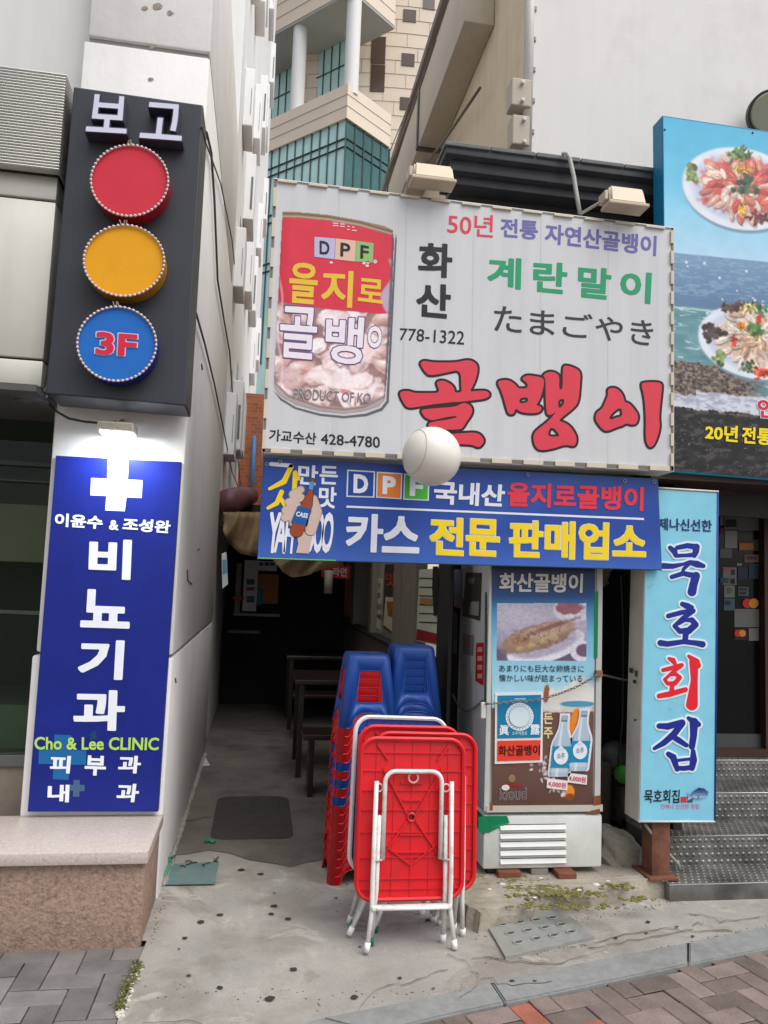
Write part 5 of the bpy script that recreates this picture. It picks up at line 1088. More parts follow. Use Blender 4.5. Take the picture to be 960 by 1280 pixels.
# chain
mb = MB()
path = [P(x, y, q_) for x, y, q_ in ((566, 868, X(fx0-0.01)), (574, 884, X(fx0-0.012)), (583, 890, X(fx0-0.012)), (594, 884, X(fx0-0.014)), (603, 876, X(fx0-0.014)))]+[P(x, y, Y(YF-0.04)) for x, y in ((608, 880), (622, 879), (640, 877), (662, 876), (680, 873), (700, 867), (720, 859), (738, 849), (748, 843))]+[P(x, y, Y(YF+0.1)) for x, y in ((760, 845), (776, 849), (790, 851))]
seg = np.array(path); L_ = np.r_[0, np.cumsum(np.linalg.norm(np.diff(seg, axis=0), axis=1))]; nl_ = int(L_[-1]/0.017)
for k in range(nl_):
    s0 = k*L_[-1]/nl_; p0 = np.array([np.interp(s0-.011, L_, seg[:, i]) for i in range(3)]); p1 = np.array([np.interp(s0+.011, L_, seg[:, i]) for i in range(3)])
    t_ = p1-p0; t_ /= np.linalg.norm(t_)+1e-9; h_ = np.array([0, 0, 1.0]) if abs(t_[2]) < .8 else np.array([1., 0, 0]); a_ = np.cross(t_, h_); a_ /= np.linalg.norm(a_); b_ = np.cross(t_, a_); w_ = (a_+b_)*.707 if k % 2 else (a_-b_)*.707; c_ = (p0+p1)/2
    mb.tube([c_+t_*0.0125*math.cos(6.283*i/8)+w_*0.0055*math.sin(6.283*i/8) for i in range(8)], 0.0021, 5, True)
tag(mb.build('chain', mat('chain_steel', (128, 126, 124), 0.4, 0.2, 30, metal=0.7), None, True), 'thin steel chain stretched around the drinks fridge', 'chain')
hk = MB().rbox(P(744, 846, Y(YF-0.02))+(0, -0.015, 0), P(752, 838, Y(YF-0.02))+(0, 0.05, 0), 0.003).build('hook_plate', mat('rust_plate', (132, 96, 66), 0.8, 0.3, 40), fg)

# broken concrete step under the fridge
def rough_slab(name, out, z, m, label, cat, seed=0, bev=0.018):
    r = np.random.default_rng(seed); pts = []
    for a, b in zip(out, out[1:]+out[:1]):
        for s in np.linspace(0, 1, 7)[:-1]: pts.append(np.array(a)*(1-s)+np.array(b)*s+r.normal(0, 0.008, 2))
    n = len(pts); tri = geometry.tessellate_polygon([[Vector((x, y, 0)) for x, y in pts]])
    c_ = np.mean(pts, 0); rings = [[(*(p+(p-c_)*0.012+r.normal(0, .004, 2)), -0.02) for p in pts], [(*(p+r.normal(0, .004, 2)), z*0.55) for p in pts], [(*(p-(p-c_)/np.linalg.norm(p-c_)*bev*(.6+r.random())), z+r.normal(0, .004)) for p in pts]]
    V = [q for rg_ in rings for q in rg_]; F = [(k*n+i, k*n+(i+1) % n, (k+1)*n+(i+1) % n, (k+1)*n+i) for k in range(2) for i in range(n)]+[tuple(2*n+i for i in t_) for t_ in tri]
    o = obj(name, V, F, m); bm = bmesh.new(); bm.from_mesh(o.data); bmesh.ops.recalc_face_normals(bm, faces=bm.faces); bm.to_mesh(o.data); bm.free(); tag(o, label, cat); return o
M_slab = mat('broken_concrete', (156, 148, 136), 0.95, 0.25, 7, 1.0, 30, dirt=(120, 112, 76), dscale=5, damt=0.75)
def g2(x, y, z=0.0): return tuple(gz(x, y, z)[:2])
rough_slab('broken_step', [g2(566, 1122, .08), g2(597, 1168, .0), g2(640, 1155, .0), g2(700, 1139, .0), g2(770, 1129, .0), g2(838, 1122, .0), g2(842, 1092, .085), (2.15, 4.8), (1.1, 4.8), (1.08, 4.2)], zsl, M_slab, 'broken concrete step patched with moss under the drinks fridge', 'step', 4)
M_moss = mat('moss', (112, 110, 58), 1.0, 0.4, 30, 1.0, 70, dirt=(150, 140, 110), dscale=22, damt=0.8)
mb = MB(); r = np.random.default_rng(9)
for cx, cy, n_, sx, sy in ((655, 1110, 46, 34, 8), (700, 1116, 46, 34, 7), (640, 1100, 20, 14, 5), (735, 1118, 12, 22, 4), (700, 1133, 26, 50, 3), (800, 1124, 10, 26, 2), (775, 1108, 12, 20, 4), (830, 1098, 8, 8, 4)):
    for k in range(n_):
        p = gz(cx+r.normal(0, sx*.6), cy+r.normal(0, sy*.6), zsl); 
        for q in range(4): s = r.uniform(0.003, 0.010); mb.sphere(p+(r.normal(0, .016), r.normal(0, .011), 0), (s*1.5, s, s*.5), 6, 4)
tag(mb.build('moss', M_moss, None, True), kind='stuff')
mb = MB()
for cx, cy, s in ((628, 1106, 1), (724, 1113, .8), (676, 1098, .7), (745, 1106, 1.1), (690, 1104, .6), (668, 1122, .6), (760, 1102, .8), (612, 1112, .7)):
    p = gz(cx, cy, zsl); 
    mb.add(*(lambda q: (q.v, q.f))(MB().sphere(p, (0.018*s, 0.013*s, 0.008*s), 6, 4)))
tag(mb.build('stone_chips', ink(206, 200, 188, 0.9)), kind='stuff')
M_brk = mat('red_brick', (116, 70, 54), 0.9, 0.2, 12, 0.4, 50)
for (x0, x1, yb, lab, m) in ((623, 652, 1098, 'red brick under the left of the fridge', M_brk), (698, 722, 1100, 'red hollow brick under the right of the fridge', M_brk), (664, 686, 1094, 'grey block under the middle of the fridge', mat('grey_block', (128, 124, 116), 0.9, .2, 12, .3))):
    p = gz(x0, yb, zsl); q = gz(x1, yb, zsl); o = box('brick', (p[0], p[1], zsl-0.002), (q[0], p[1]+0.2, zb0-0.001), m, None, 0.006); tag(o, lab, 'brick')
p = gz(612, 1094, zsl); o = MB().tube([(p[0]-.01, p[1]+.03, zsl+.028), (p[0]+.03, p[1]+.03, zsl+.028)], 0.028, 14).build('castor', mat('castor_black', (34, 32, 32), .6), fg)

# ================================================================ plastic stools in two stacks
M_sblue = mat('blue_plastic', (28, 74, 158), 0.38, 0.06, 8, spec=0.45, dirt=(40, 84, 150), dscale=10, damt=0.3)
M_sred = mat('red_plastic', (204, 26, 32), 0.42, 0.1, 8, spec=0.45, dirt=(160, 40, 44), dscale=14, damt=0.6)
def stool_mesh():
    Hs, hb, ht, rc = 0.365, 0.150, 0.108, 0.03
    hw = lambda z: hb+(ht-hb)*z/Hs
    aw = 0.088
    ou = [(-(hw(0)-rc), 0), (-aw-.012, 0)]+[(-aw*math.cos(a)**0.8 if math.cos(a) > 0 else aw*abs(math.cos(a))**0.8, 0.012+0.062*math.sin(a)**0.75) for a in np.linspace(0.02, math.pi-0.02, 17)]+[(aw+.012, 0), (hw(0)-rc, 0), (hw(Hs-.018)-rc, Hs-.018), (-(hw(Hs-.018)-rc), Hs-.018)]
    wz0, wz1 = 0.125, 0.285; wb, wt = 0.070, 0.056; r_ = 0.018
    ho = []
    for (cx_, cz_, a0) in ((wt-r_, wz1-r_, 0), (-wt+r_, wz1-r_, math.pi/2), (-wb+r_, wz0+r_, math.pi), (wb-r_, wz0+r_, 1.5*math.pi)):
        ho += [(cx_+r_*math.cos(a0+t_), cz_+r_*math.sin(a0+t_)) for t_ in np.linspace(0, math.pi/2, 5)]
    v2, f2 = fill([np.array(ou), np.array(ho)], 1); m = MB()
    for k in range(4):
        c_, s_ = math.cos(k*math.pi/2), math.sin(k*math.pi/2); V = []
        for x, z in v2:
            y = -hw(z); V.append((x*c_-y*s_, x*s_+y*c_, z))
        ff = [t_ if (v2[t_[1]][0]-v2[t_[0]][0])*(v2[t_[2]][1]-v2[t_[0]][1])-(v2[t_[1]][1]-v2[t_[0]][1])*(v2[t_[2]][0]-v2[t_[0]][0]) > 0 else t_[::-1] for t_ in f2]
        m.add(V, ff)
        arch = [((x)*c_-(-hw(z)-.001)*s_, (x)*s_+(-hw(z)-.001)*c_, z) for x, z in ou[:-2]]   # lip and window bead added to draw the bright edge highlights
        m.tube(arch, .0028, 5); m.tube([((x)*c_-(-hw(z)-.0005)*s_, (x)*s_+(-hw(z)-.0005)*c_, z) for x, z in ho], .0022, 5, True)
        # rounded corner strip
        n = 6; Vc = []
        for z in (0, Hs-.018):
            for i in range(n+1):
                a = -math.pi/2+i/n*math.pi/2; x, y = hw(z)-rc+rc*math.cos(a), -(hw(z)-rc)+rc*math.sin(a); Vc.append((x*c_-y*s_, x*s_+y*c_, z))
        m.add(Vc, [(i, i+1, n+2+i, n+1+i) for i in range(n)])
        # foot edge carries the same added lip
    # shoulder and seat
    def ring(h, z, rr):
        o = []
        for k in range(4):
            c_, s_ = math.cos(k*math.pi/2), math.sin(k*math.pi/2)
            for i in range(7):
                a = -math.pi/2+i/6*math.pi/2; x, y = h-rr+rr*math.cos(a), -(h-rr)+rr*math.sin(a); o.append((x*c_-y*s_, x*s_+y*c_, z))
        return o
    R = [ring(hw(Hs-.018), Hs-.018, rc), ring(hw(Hs)-.002, Hs-.008, rc), ring(hw(Hs)-.008, Hs-.001, rc-.004), ring(hw(Hs)-.02, Hs, .022), ring(0.045, Hs-.002, .02), ring(0.02, Hs-.003, .015)]
    n = 28; V = [p for q in R for p in q]; m.add(V, [(a*n+i, a*n+(i+1) % n, (a+1)*n+(i+1) % n, (a+1)*n+i) for a in range(len(R)-1) for i in range(n)])
    bm = bmesh.new(); me = bpy.data.meshes.new('stool'); me.from_pydata(m.v, [], m.f); bm.from_mesh(me); bmesh.ops.remove_doubles(bm, verts=bm.verts, dist=0.0004); bmesh.ops.recalc_face_normals(bm, faces=bm.faces)
    if max(bm.faces, key=lambda f: f.calc_center_median().z).normal.z < 0: bmesh.ops.reverse_faces(bm, faces=bm.faces)
    bm.to_mesh(me); bm.free(); me.polygons.foreach_set('use_smooth', [not (max(abs(p.normal.x), abs(p.normal.y)) > 0.975 or p.normal.z > 0.98) for p in me.polygons]); me.set_sharp_from_angle(angle=math.radians(35)); return me
smb = stool_mesh(); smb.materials.append(M_sblue); smr = smb.copy(); smr.materials[0] = M_sred
ORD = ['topmost', 'second', 'third', 'fourth', 'fifth', 'sixth', 'seventh', 'eighth', 'ninth', 'tenth', 'eleventh', 'twelfth', 'thirteenth', 'fourteenth', 'fifteenth', 'sixteenth', 'seventeenth', 'eighteenth', 'nineteenth', 'twentieth']
def stack(cols, x, y, rz, step, lean, place_txt, group):
    n = len(cols)
    for k, c_ in enumerate(cols):                                # k counts from the top
        h = (n-1-k)*step
        o = bpy.data.objects.new('plastic_stool', smb if c_ == 'B' else smr); COL.objects.link(o)
        o.location = (x+lean[0]*h+rng.normal(0, .0015), y+lean[1]*h, h); o.rotation_euler = (0, 0, rz+rng.normal(0, .012))
        md = o.modifiers.new('wall', 'SOLIDIFY'); md.thickness = 0.0024; md.offset = -1
        tag(o, '%s plastic stool, %s from the top of the %s' % ('blue' if c_ == 'B' else 'red', ORD[k], place_txt) if k else '%s plastic stool on top of the %s' % ('blue with open window' if c_ == 'B' else 'red', place_txt), 'stool', group)
stack('BRRRRBRBRBRRRRRRRRR', 0.555, 4.10, 0.05, 0.0425, (0.030, 0.0), 'mixed red and blue stack', 'stools in the mixed red and blue stack')
stack('BBBBBBBBBBBBBBBBBBBB', 0.825, 4.17, 0.03, 0.0425, (0.01, 0.0), 'all blue stack', 'stools in the all blue stack')

# ================================================================ folding tables leaning against the stools
M_tred = mat('table_red_plastic', (208, 18, 30), 0.45, 0.12, 5, 0.1, 30, spec=0.45, dirt=(168, 40, 46), dscale=16, damt=0.6)
M_tblue = mat('table_blue_plastic', (30, 66, 158), 0.4, 0.05, 6)
M_leg = mat('white_enamel_tube', (216, 214, 210), 0.35, 0.05, 12, spec=0.45, dirt=(158, 128, 104), dscale=18, damt=0.6)
M_cap = ink(226, 226, 226); M_grn = ink(14, 112, 84)
def rrect(w_, h_, r_, z0, n=8):
    o = []
    for cx_, cz_, a0 in ((w_/2-r_, h_-r_, 0), (-w_/2+r_, h_-r_, math.pi/2), (-w_/2+r_, r_, math.pi), (w_/2-r_, r_, 1.5*math.pi)):
        o += [(cx_+r_*math.cos(a0+t_), z0+cz_+r_*math.sin(a0+t_)) for t_ in np.linspace(0, math.pi/2, n)]
    return o
def table(w_, h_, z0, mtop, mrim, loc, lean, yaw, roll, label, face='under', feet=None, glint=True):
    t_ = thing('folding_table', loc, label, 'folding table', 'folded tables leaning on the stools')
    t_.rotation_euler = (lean, roll, yaw); WL[t_.name] = np.zeros(3)
    r_ = 0.075; A_ = rrect(w_, h_, r_, z0); B_ = rrect(w_-.016, h_-.016, r_-.008, z0+.008); C_ = rrect(w_-.034, h_-.034, r_-.016, z0+.017)
    n = len(A_); d0, d1, d2 = 0.0, 0.026, 0.016                  # rim lip, board back, recessed underside
    V = [(x, .004, z) for x, z in A_]+[(x, d0-.002, z) for x, z in B_]+[(x, d0+.002, z) for x, z in C_]+[(x, d2, z) for x, z in C_]+[(x, d1-.004, z) for x, z in A_]+[(x, d1, z) for x, z in B_]
    F = [(a*n+i, a*n+(i+1) % n, (b*n)+(i+1) % n, b*n+i) for a, b in ((4, 0), (0, 1), (1, 2), (2, 3), (5, 4)) for i in range(n)]+[tuple(3*n+i for i in range(n)), tuple(5*n+i for i in range(n-1, -1, -1))]
    top = obj('tabletop', V, F, mtop, t_); 
    if mrim is not None:
        top.data.materials.append(mrim); 
        for p in top.data.polygons[:4*n]: p.material_index = 1
    bm = bmesh.new(); bm.from_mesh(top.data); bmesh.ops.recalc_face_normals(bm, faces=bm.faces); bm.to_mesh(top.data); bm.free(); auto_smooth(top, 35)
    if face != 'under': return t_
    # moulded ribs of the underside
    m = MB(); zc_ = z0+h_/2; iw, ih = w_/2-.02, h_/2-.02
    def rib(x0, z0_, x1, z1_, th=0.0028, dep=0.010):
        a, b = np.array((x0, z0_)), np.array((x1, z1_)); d = b-a; nn = np.array((-d[1], d[0]))/np.linalg.norm(d)*th
        q = [a+nn, b+nn, b-nn, a-nn]; m.prism([(x, d2-dep, z) for x, z in q], [(x, d2+.002, z) for x, z in q])
    for z in np.array((-.285, -.245, -.16, -.06, .03, .11, .19, .265)): rib(-iw, zc_+z, iw, zc_+z, .0022, .007)
    for x in (-.16, -.08, 0, .08, .16): rib(x, zc_-ih, x, zc_+ih, .0013, .0035)
    rib(-.02, zc_+.015, -.13, zc_+.20, .003); rib(.02, zc_+.015, .13, zc_+.20, .003); rib(-.02, zc_-.015, -.13, zc_-.16, .003); rib(.02, zc_-.015, .13, zc_-.16, .003); rib(-.13, zc_-.1, 0, zc_-.19, .003); rib(.13, zc_-.1, 0, zc_-.19, .003)
    rib(-.05, zc_+.14, .05, zc_+.14); rib(-.04, zc_+.07, .04, zc_+.07); rib(-.05, zc_-.07, .05, zc_-.07); rib(-.08, zc_-.14, .08, zc_-.14)
    rib(-.16, zc_+.30, -.11, zc_+.235, .003); rib(.16, zc_+.30, .11, zc_+.235, .003)
    m.tube([(.016*math.cos(6.283*k/16), d2-.006, zc_+.016*math.sin(6.283*k/16)) for k in range(16)], .005, 6, True)
    m.build('ribs', mtop, top)
    MB().add([(.013*math.cos(6.283*k/14), d2-.001, zc_+.013*math.sin(6.283*k/14)) for k in range(14)], [tuple(range(14))]).build('centre_hole', ink(70, 10, 14), top)
    return t_
def legs(t_, w_, z0, h_, front, feet):
    R = .0098; xo = .165; zt_ = z0+h_*.80; zm = z0+h_*.35
    if front:                                                    # inverted U of the inner pair
        bend = [(-.125, -.012, z0+.17)]+[(-.125+.045*(1-math.cos(a)), -.014, z0+h_*.72+.045+.045*math.sin(a)-.045+.0) for a in np.linspace(0, math.pi/2, 6)]+[(.125-.045*(1-math.cos(a)), -.014, z0+h_*.72+.045*math.sin(a)) for a in np.linspace(math.pi/2, 0, 6)]+[(.125, -.012, z0+.17)]
        MB().tube(bend, R, 10).build('leg_frame', M_leg, t_, True)
        MB().tube([(.021*math.cos(6.283*k/14), -.006, z0+h_*.72+.018+.021*math.sin(6.283*k/14)) for k in range(14)], .0045, 6, True).build('latch_ring', ink(206, 160, 150), t_, True)
        for sx in (-1, 1): MB().tube([(sx*.148+.016*math.cos(6.283*k/12), -.002, z0+.455+.016*math.sin(6.283*k/12)) for k in range(12)], .004, 5, True).build('bracket_ring', ink(216, 196, 190), t_, True)
    for sx, (fx_, fy_, fz_) in zip((-1, 1), feet[0]):            # outer pair
        mb = MB().tube([(sx*xo, -.030, z0+h_*.73), (sx*(xo+.003), -.032, z0+.10), (sx*(xo+.001), -.030, z0-.02), (fx_, fy_, fz_)], R, 10); l_ = mb.build('leg', M_leg, t_, True)
        d = np.array((fx_, fy_, fz_))-np.array((sx*(xo+.001), -.030, z0-.02)); d /= np.linalg.norm(d)
        MB().tube([np.array((fx_, fy_, fz_))-d*.028, np.array((fx_, fy_, fz_))+d*.006], .0125, 10).build('foot_cap', M_cap, l_, True)
    for sx, (fx_, fy_, fz_) in zip((-1, 1), feet[1]):            # inner pair, crossing behind
        mb = MB().tube([(sx*.146, -.014, z0+h_*.52), (sx*.148, -.015, z0+.05), (fx_, fy_, fz_)], R, 10); l_ = mb.build('leg', M_leg, t_, True)
        d = np.array((fx_, fy_, fz_))-np.array((sx*.148, -.015, z0+.05)); d /= np.linalg.norm(d)
        MB().tube([np.array((fx_, fy_, fz_))-d*.03, np.array((fx_, fy_, fz_))+d*.006], .0125, 10).build('foot_cap', M_grn if sx < 0 else M_cap, l_, True)
    if front:
        m = MB().rbox((-.172, -.048, z0-.022), (.172, -.018, z0-.002), .006); m.build('crossbar', M_leg, t_)
        MB().tube([(-.15, -.052, z0-.012), (.15, -.052, z0-.012)], .006, 8).build('crossbar_lip', ink(226, 222, 226), t_, True)
        for sx in (-1, 1): MB().tube([(sx*.13, -.022, z0+.17), (sx*.165, -.036, z0+.17)], .005, 6).build('hinge_pin', ink(176, 170, 164), t_, True)
ft = lambda *a: a
fA = gz(464, 1196); fB = gz(567, 1188)
T1x = (fA[0]+fB[0])/2; T1y = 3.245
t1 = table(.475, .665, .178, M_tred, None, (T1x-0.008, T1y+.03, 0), -0.10, 0.03, 0.016, 'front red folding table showing white leg frame and ribbed underside')
legs(t1, .475, .178, .665, True, [((-.185, -.045, .012), (.185, -.045, .012)), ((-.155, .03, .012), (.155, .03, .012))])
t2 = table(.475, .665, .186, M_tred, None, (T1x+.062, T1y+.10, 0), -0.105, 0.0, 0.016, 'red folding table directly behind the front one, shifted to the right')
legs(t2, .475, .186, .665, False, [((-.225, .01, .012), (.185, .02, .012)), ((-.19, .08, .012), (.16, .08, .012))])
t3 = table(.475, .665, .202, M_tred, None, (T1x+.005, T1y+.17, 0), -0.105, 0.02, 0.016, 'third red folding table, only its top and left rim in view')
legs(t3, .475, .202, .665, False, [((-.25, -.03, .012), (.17, .06, .012)), ((-.23, .05, .012), (.15, .1, .012))])
t4 = table(.45, .68, .215, M_tblue, ink(222, 218, 220), (T1x-.03, T1y+.245, 0), -0.105, 0.05, 0.03, 'blue folding table with a white rim at the back of the folded tables')
legs(t4, .45, .215, .68, False, [((-.2, .02, .012), (.18, .04, .012)), ((-.18, .08, .012), (.15, .1, .012))])

# ================================================================ tall light blue sign on its post
YK = 3.70
kb_ = thing('tall_sign', tuple(gz(825, 1100)), 'tall light blue box sign with navy and red brush lettering on a rusty post', 'sign')
KQ = [(808, 609), (898, 614.5), (894, 1028), (798, 1028)]
M_box = mat('sign_box_white', (196, 192, 184), 0.5, 0.08, 4, streak=0.25, dirt=(150, 140, 124), dscale=4, damt=0.5)
quad_panel('sign_box', KQ, Y(YK), 0.15, M_box, kb_, 0.003)
def cyan(p): p.c[:] = (134, 202, 224); p.mix((120, 190, 216), fbm(p.x/30, p.y/60, 2)*.5); p.blob(812, 733, 5, 1.5, (110, 160, 176), -0.6, 0.6); p.blob(838, 887, 2, 3, (110, 170, 190), 0, .6)
art('sign_face', [(809, 611.5), (896.5, 616.5), (892.8, 1026.5), (799.5, 1026.5)], Y(YK-0.003), cyan, kb_, 3, 0.4)
for a, b in (((808, 609), (898, 614.5)), ((798, 1027), (894, 1027))):
    p, q = P(*a, Y(YK-0.004)), P(*b, Y(YK-0.004)); MB().tube([p, q], 0.005, 6).build('edge_strip', ink(206, 206, 204), kb_, True)
p, q = P(897.3, 615, Y(YK-0.004)), P(893.5, 1027, Y(YK-0.004)); MB().tube([p, q], 0.0045, 6).build('edge_strip', ink(34, 66, 150), kb_, True)
xs_ = P(803, 800, Y(YK))[0]
for x, y, w_, h_ in ((789, 838, 5, 7), (795, 842, 3, 9), (793, 852, 4, 5), (787, 990, 5, 3), (794, 900, 3, 3)): poly('side_scrawl', [(x-w_/2, y-h_/2), (x+w_/2, y-h_/3), (x+w_/3, y+h_/2), (x-w_/2, y+h_/3)], X(P(797, y, Y(YK+.07))[0]-0.02), ink(64, 64, 70), kb_)
K1, K2 = Y(YK-0.006), Y(YK-0.010)
Nv = ink(24, 44, 140); Kr = ink(222, 34, 50); Wo = ink(222, 232, 240)
text('lettering', '언제나신선한', [(810, 646.5), (890, 650), (890, 665), (810, 662)], K1, ink(28, 50, 110), kb_, 0.035)
z8 = lambda pts: [(760+a/4.57, 580+b/4.57) for a, b in pts]; z9 = lambda pts: [(760+a/4, 820+b/4) for a, b in pts]
def s8(*ss): return [(z8(p), [w_*1.16/4.57 for w_ in ws]) for p, ws in ss]
def s9(*ss): return [(z9(p), [w_*1.14/4 for w_ in ws]) for p, ws in ss]
MUK = s8(([(355, 478), (380, 500), (388, 522)], [22, 30, 22]), ([(395, 478), (455, 466), (505, 474)], [22, 26, 30]), ([(505, 474), (502, 500), (494, 522)], [34, 32, 24]), ([(388, 524), (440, 522), (496, 518)], [20, 18, 24]),
         ([(316, 582), (370, 584), (430, 572)], [30, 26, 16]), ([(430, 572), (470, 562), (510, 572), (545, 582)], [16, 24, 34, 22]), ([(462, 570), (432, 600), (424, 622)], [20, 18, 14]), ([(365, 645), (430, 625), (505, 640)], [22, 24, 30]), ([(502, 640), (488, 690), (480, 730)], [42, 40, 44]))
HO = s8(([(425, 800), (455, 812), (480, 818)], [24, 32, 20]), ([(345, 868), (420, 848), (488, 838)], [24, 24, 22]), ([(488, 840), (430, 880), (380, 925)], [22, 24, 20]), ([(380, 925), (410, 955), (462, 952), (500, 918), (480, 890), (440, 892), (405, 915)], [20, 26, 34, 32, 26, 16, 12]), ([(446, 965), (440, 1010)], [30, 28]), ([(300, 1022), (340, 1028), (430, 1015), (500, 1022), (540, 1030)], [30, 28, 24, 26, 32]))
HOE = s9(([(305, 12), (325, 22), (334, 36)], [14, 24, 18]), ([(276, 70), (320, 60), (368, 46)], [18, 20, 20]), ([(366, 52), (318, 86), (283, 118)], [14, 16, 14]), ([(283, 118), (300, 138), (335, 136), (358, 108), (340, 90), (316, 96)], [14, 18, 22, 22, 16, 10]), ([(322, 146), (318, 176)], [20, 20]), ([(256, 200), (310, 190), (388, 168)], [22, 26, 22]), ([(404, 0), (440, 30), (452, 48)], [14, 34, 24]), ([(430, 30), (432, 120), (420, 242)], [40, 30, 52]))
JIP = s9(([(256, 350), (300, 352), (372, 330)], [24, 30, 24]), ([(372, 336), (330, 390), (280, 434), (232, 462)], [28, 30, 26, 16]), ([(318, 400), (352, 420), (392, 446)], [22, 26, 20]), ([(402, 310), (432, 330), (452, 342)], [16, 34, 24]), ([(430, 330), (428, 400), (420, 452)], [38, 30, 28]), ([(302, 490), (326, 506), (346, 566)], [22, 30, 22]), ([(426, 476), (428, 520), (420, 560)], [20, 32, 26]), ([(334, 524), (380, 518), (420, 514)], [14, 14, 14]), ([(344, 560), (380, 562), (420, 556)], [20, 22, 22]))
for s, m in ((MUK, Nv), (HO, Nv), (HOE, Kr), (JIP, Nv)): brush('brush_lettering', s, K1, m, kb_, ((2.2, Wo, 'brush_outline'),), depth=0.003, res=0.4)
text('small_lettering', '묵호회집', [(806, 987), (850, 987), (849, 1004), (805, 1004)], K1, ink(22, 26, 36), kb_, 0.02)
text('small_lettering', '언제나 신선한 횟집', [(826, 1005), (874, 1005), (874, 1011), (826, 1011)], K1, ink(206, 70, 130), kb_, 0.0)
def fish(p):
    body = [(862, 996), (866, 989), (873, 984.5), (880, 985), (886, 990), (885, 995), (879, 998), (871, 999)]
    tail = [(864, 995), (857, 989), (860, 996), (858, 1002), (866, 998)]
    p.m = p.mask_poly(body) | p.mask_poly(tail); p.c[:] = (60, 80, 130); p.mix((150, 180, 210), np.clip((p.y-989)/7, 0, 1)); p.mix((24, 34, 70), np.clip((988-p.y)/3, 0, 1)); p.mix((30, 40, 60), (fbm(p.x, p.y, 3) > .62)*.6); p.blob(877, 1002, 4, 3, (190, 170, 140), 0, .6)
art('fish_print', [(858, 980), (888, 980), (888, 1010), (858, 1010)], K2, fish, kb_, 0.6)
poly('stamp_print', [(851, 996), (858, 996), (858, 1003), (851, 1003)], K1, ink(206, 50, 60), kb_); poly('stamp_print', [(859, 996), (866, 996), (866, 1003), (859, 1003)], K1, ink(30, 100, 90), kb_)
pc = gz(822, 1100, 0.06); M_rust = mat('rust_post', (116, 72, 54), 0.8, 0.3, 14, 0.4, 60, dirt=(78, 52, 44), dscale=9, damt=0.8)
zbt = P(820, 1028, Y(YK+.07))[2]
auto_smooth(box('post', (pc[0]-.055, YK+.02, 0.0), (pc[0]+.045, YK+.13, zbt+.02), M_rust, kb_, 0.006)); auto_smooth(box('base_plate', (pc[0]-.085, YK-.02, 0.085), (pc[0]+.07, YK+.17, 0.098), M_rust, kb_, 0.003))
MB().tube([P(806, 1030, Y(YK+.03)), P(822, 1052, Y(YK+.03)), P(848, 1080, Y(YK+.03)), P(850, 1087, Y(YK+.03))], 0.008, 6).build('stay', ink(140, 142, 142), kb_, True)

# dark gap beside the fridge: rubble, pipe, ball, hanging cord
rk = MB(); rk.sphere((0, 0, 0), 1, 12, 9); r = np.random.default_rng(21)
ctr = P(772, 1066, Y(4.0)); V = np.array(rk.v); nV = V/np.abs(V).max(1, keepdims=True)*0.55+V*0.45; V = nV*np.array((0.12, 0.12, 0.125))+ctr+r.normal(0, .006, V.shape)+np.outer(V[:, 0]*.0, [1, 0, 0]); V[:, 2] = np.maximum(V[:, 2]+(V[:, 0]-ctr[0])*-.35, 0.07)
o = obj('stone_block', V, rk.f, mat('grey_rubble', (134, 128, 118), 0.95, 0.2, 9, 0.7, 40)); tag(o, 'rough grey stone block between fridge and rusty post', 'stone')
o = MB().sphere(P(778, 968, Y(4.15)), (0.045, 0.045, 0.05), 16, 10).build('ball', ink(60, 132, 44), None, True); tag(o, 'bright green plastic ball wedged behind the light blue sign', 'ball')
o = MB().sphere(P(770, 945, Y(4.4)), (0.10, 0.08, 0.09), 12, 8).build('plastic_bag', mat('smoky_bag', (92, 96, 96), 0.3, .3, 20, .6, 20), None, True); tag(o, 'grey plastic bag in the dark gap beside the fridge', 'bag')
mb = MB(); mb.rbox((fx1+.02, 4.3, .07), (fx1+.30, 4.7, .52), .02); o = mb.build('crate', mat('dim_crate', (70, 60, 52), .8, .2)); tag(o, 'dim brown crate in the gap behind the stone block', 'crate')
o = MB().tube([P(x, y, Y(3.85)) for x, y in ((752, 1091), (764, 1094), (780, 1096), (795, 1095))], 0.014, 8).build('rubber_hose', M_black, None, True); tag(o, 'black rubber hose lying between stone and post', 'hose')
cable('power_cable', [P(x, y, Y(4.2)) for x, y in ((776, 720), (779, 800), (778, 900), (772, 960))], 0.004, ink(60, 60, 62), 'dark cord hanging in the gap beside the fridge')

# ================================================================ the seafood restaurant on the right
rs = thing('restaurant_building', (2.7, 4.8, 0), 'dark restaurant entrance with glass door and brown frame on the right', 'building')
M_brown = mat('brown_door_frame', (66, 46, 38), 0.5, 0.15, 5)
zfl = P(900, 945, Y(4.6))[2]
YD = 4.66
xd0, xd1 = P(870, 800, Y(YD))[0], P(949, 800, Y(YD))[0]
box('lintel_wall', (2.2, 4.2, 1.98), (4.6, 4.25, 4.1), M_shopd, rs)
box('soffit', (2.05, 3.83, 2.12), (4.6, 4.9, 2.16), mat('brown_soffit', (58, 44, 36), .7), rs)
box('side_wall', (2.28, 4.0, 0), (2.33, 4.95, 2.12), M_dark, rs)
gd = box('door', (xd0-.25, YD, zfl+.02), (xd1, YD+.02, 2.12), mat('dark_door_glass', (16, 17, 19), 0.18, 0.1, spec=0.25), rs)
a = P(925, 917, Y(YD))[2]; box('kick_plate', (xd0-.25, YD-.012, zfl+.02), (xd1, YD-.001, a), mat('kick_steel', (86, 88, 90), .4, .1, metal=.5), gd)
box('door_frame', (xd1+.001, YD-.06, zfl), (xd1+.10, YD+.06, 2.12), M_brown, rs); box('door_frame', (xd1+.101, YD-.02, zfl), (4.6, YD+.05, 2.12), M_shopd, rs)
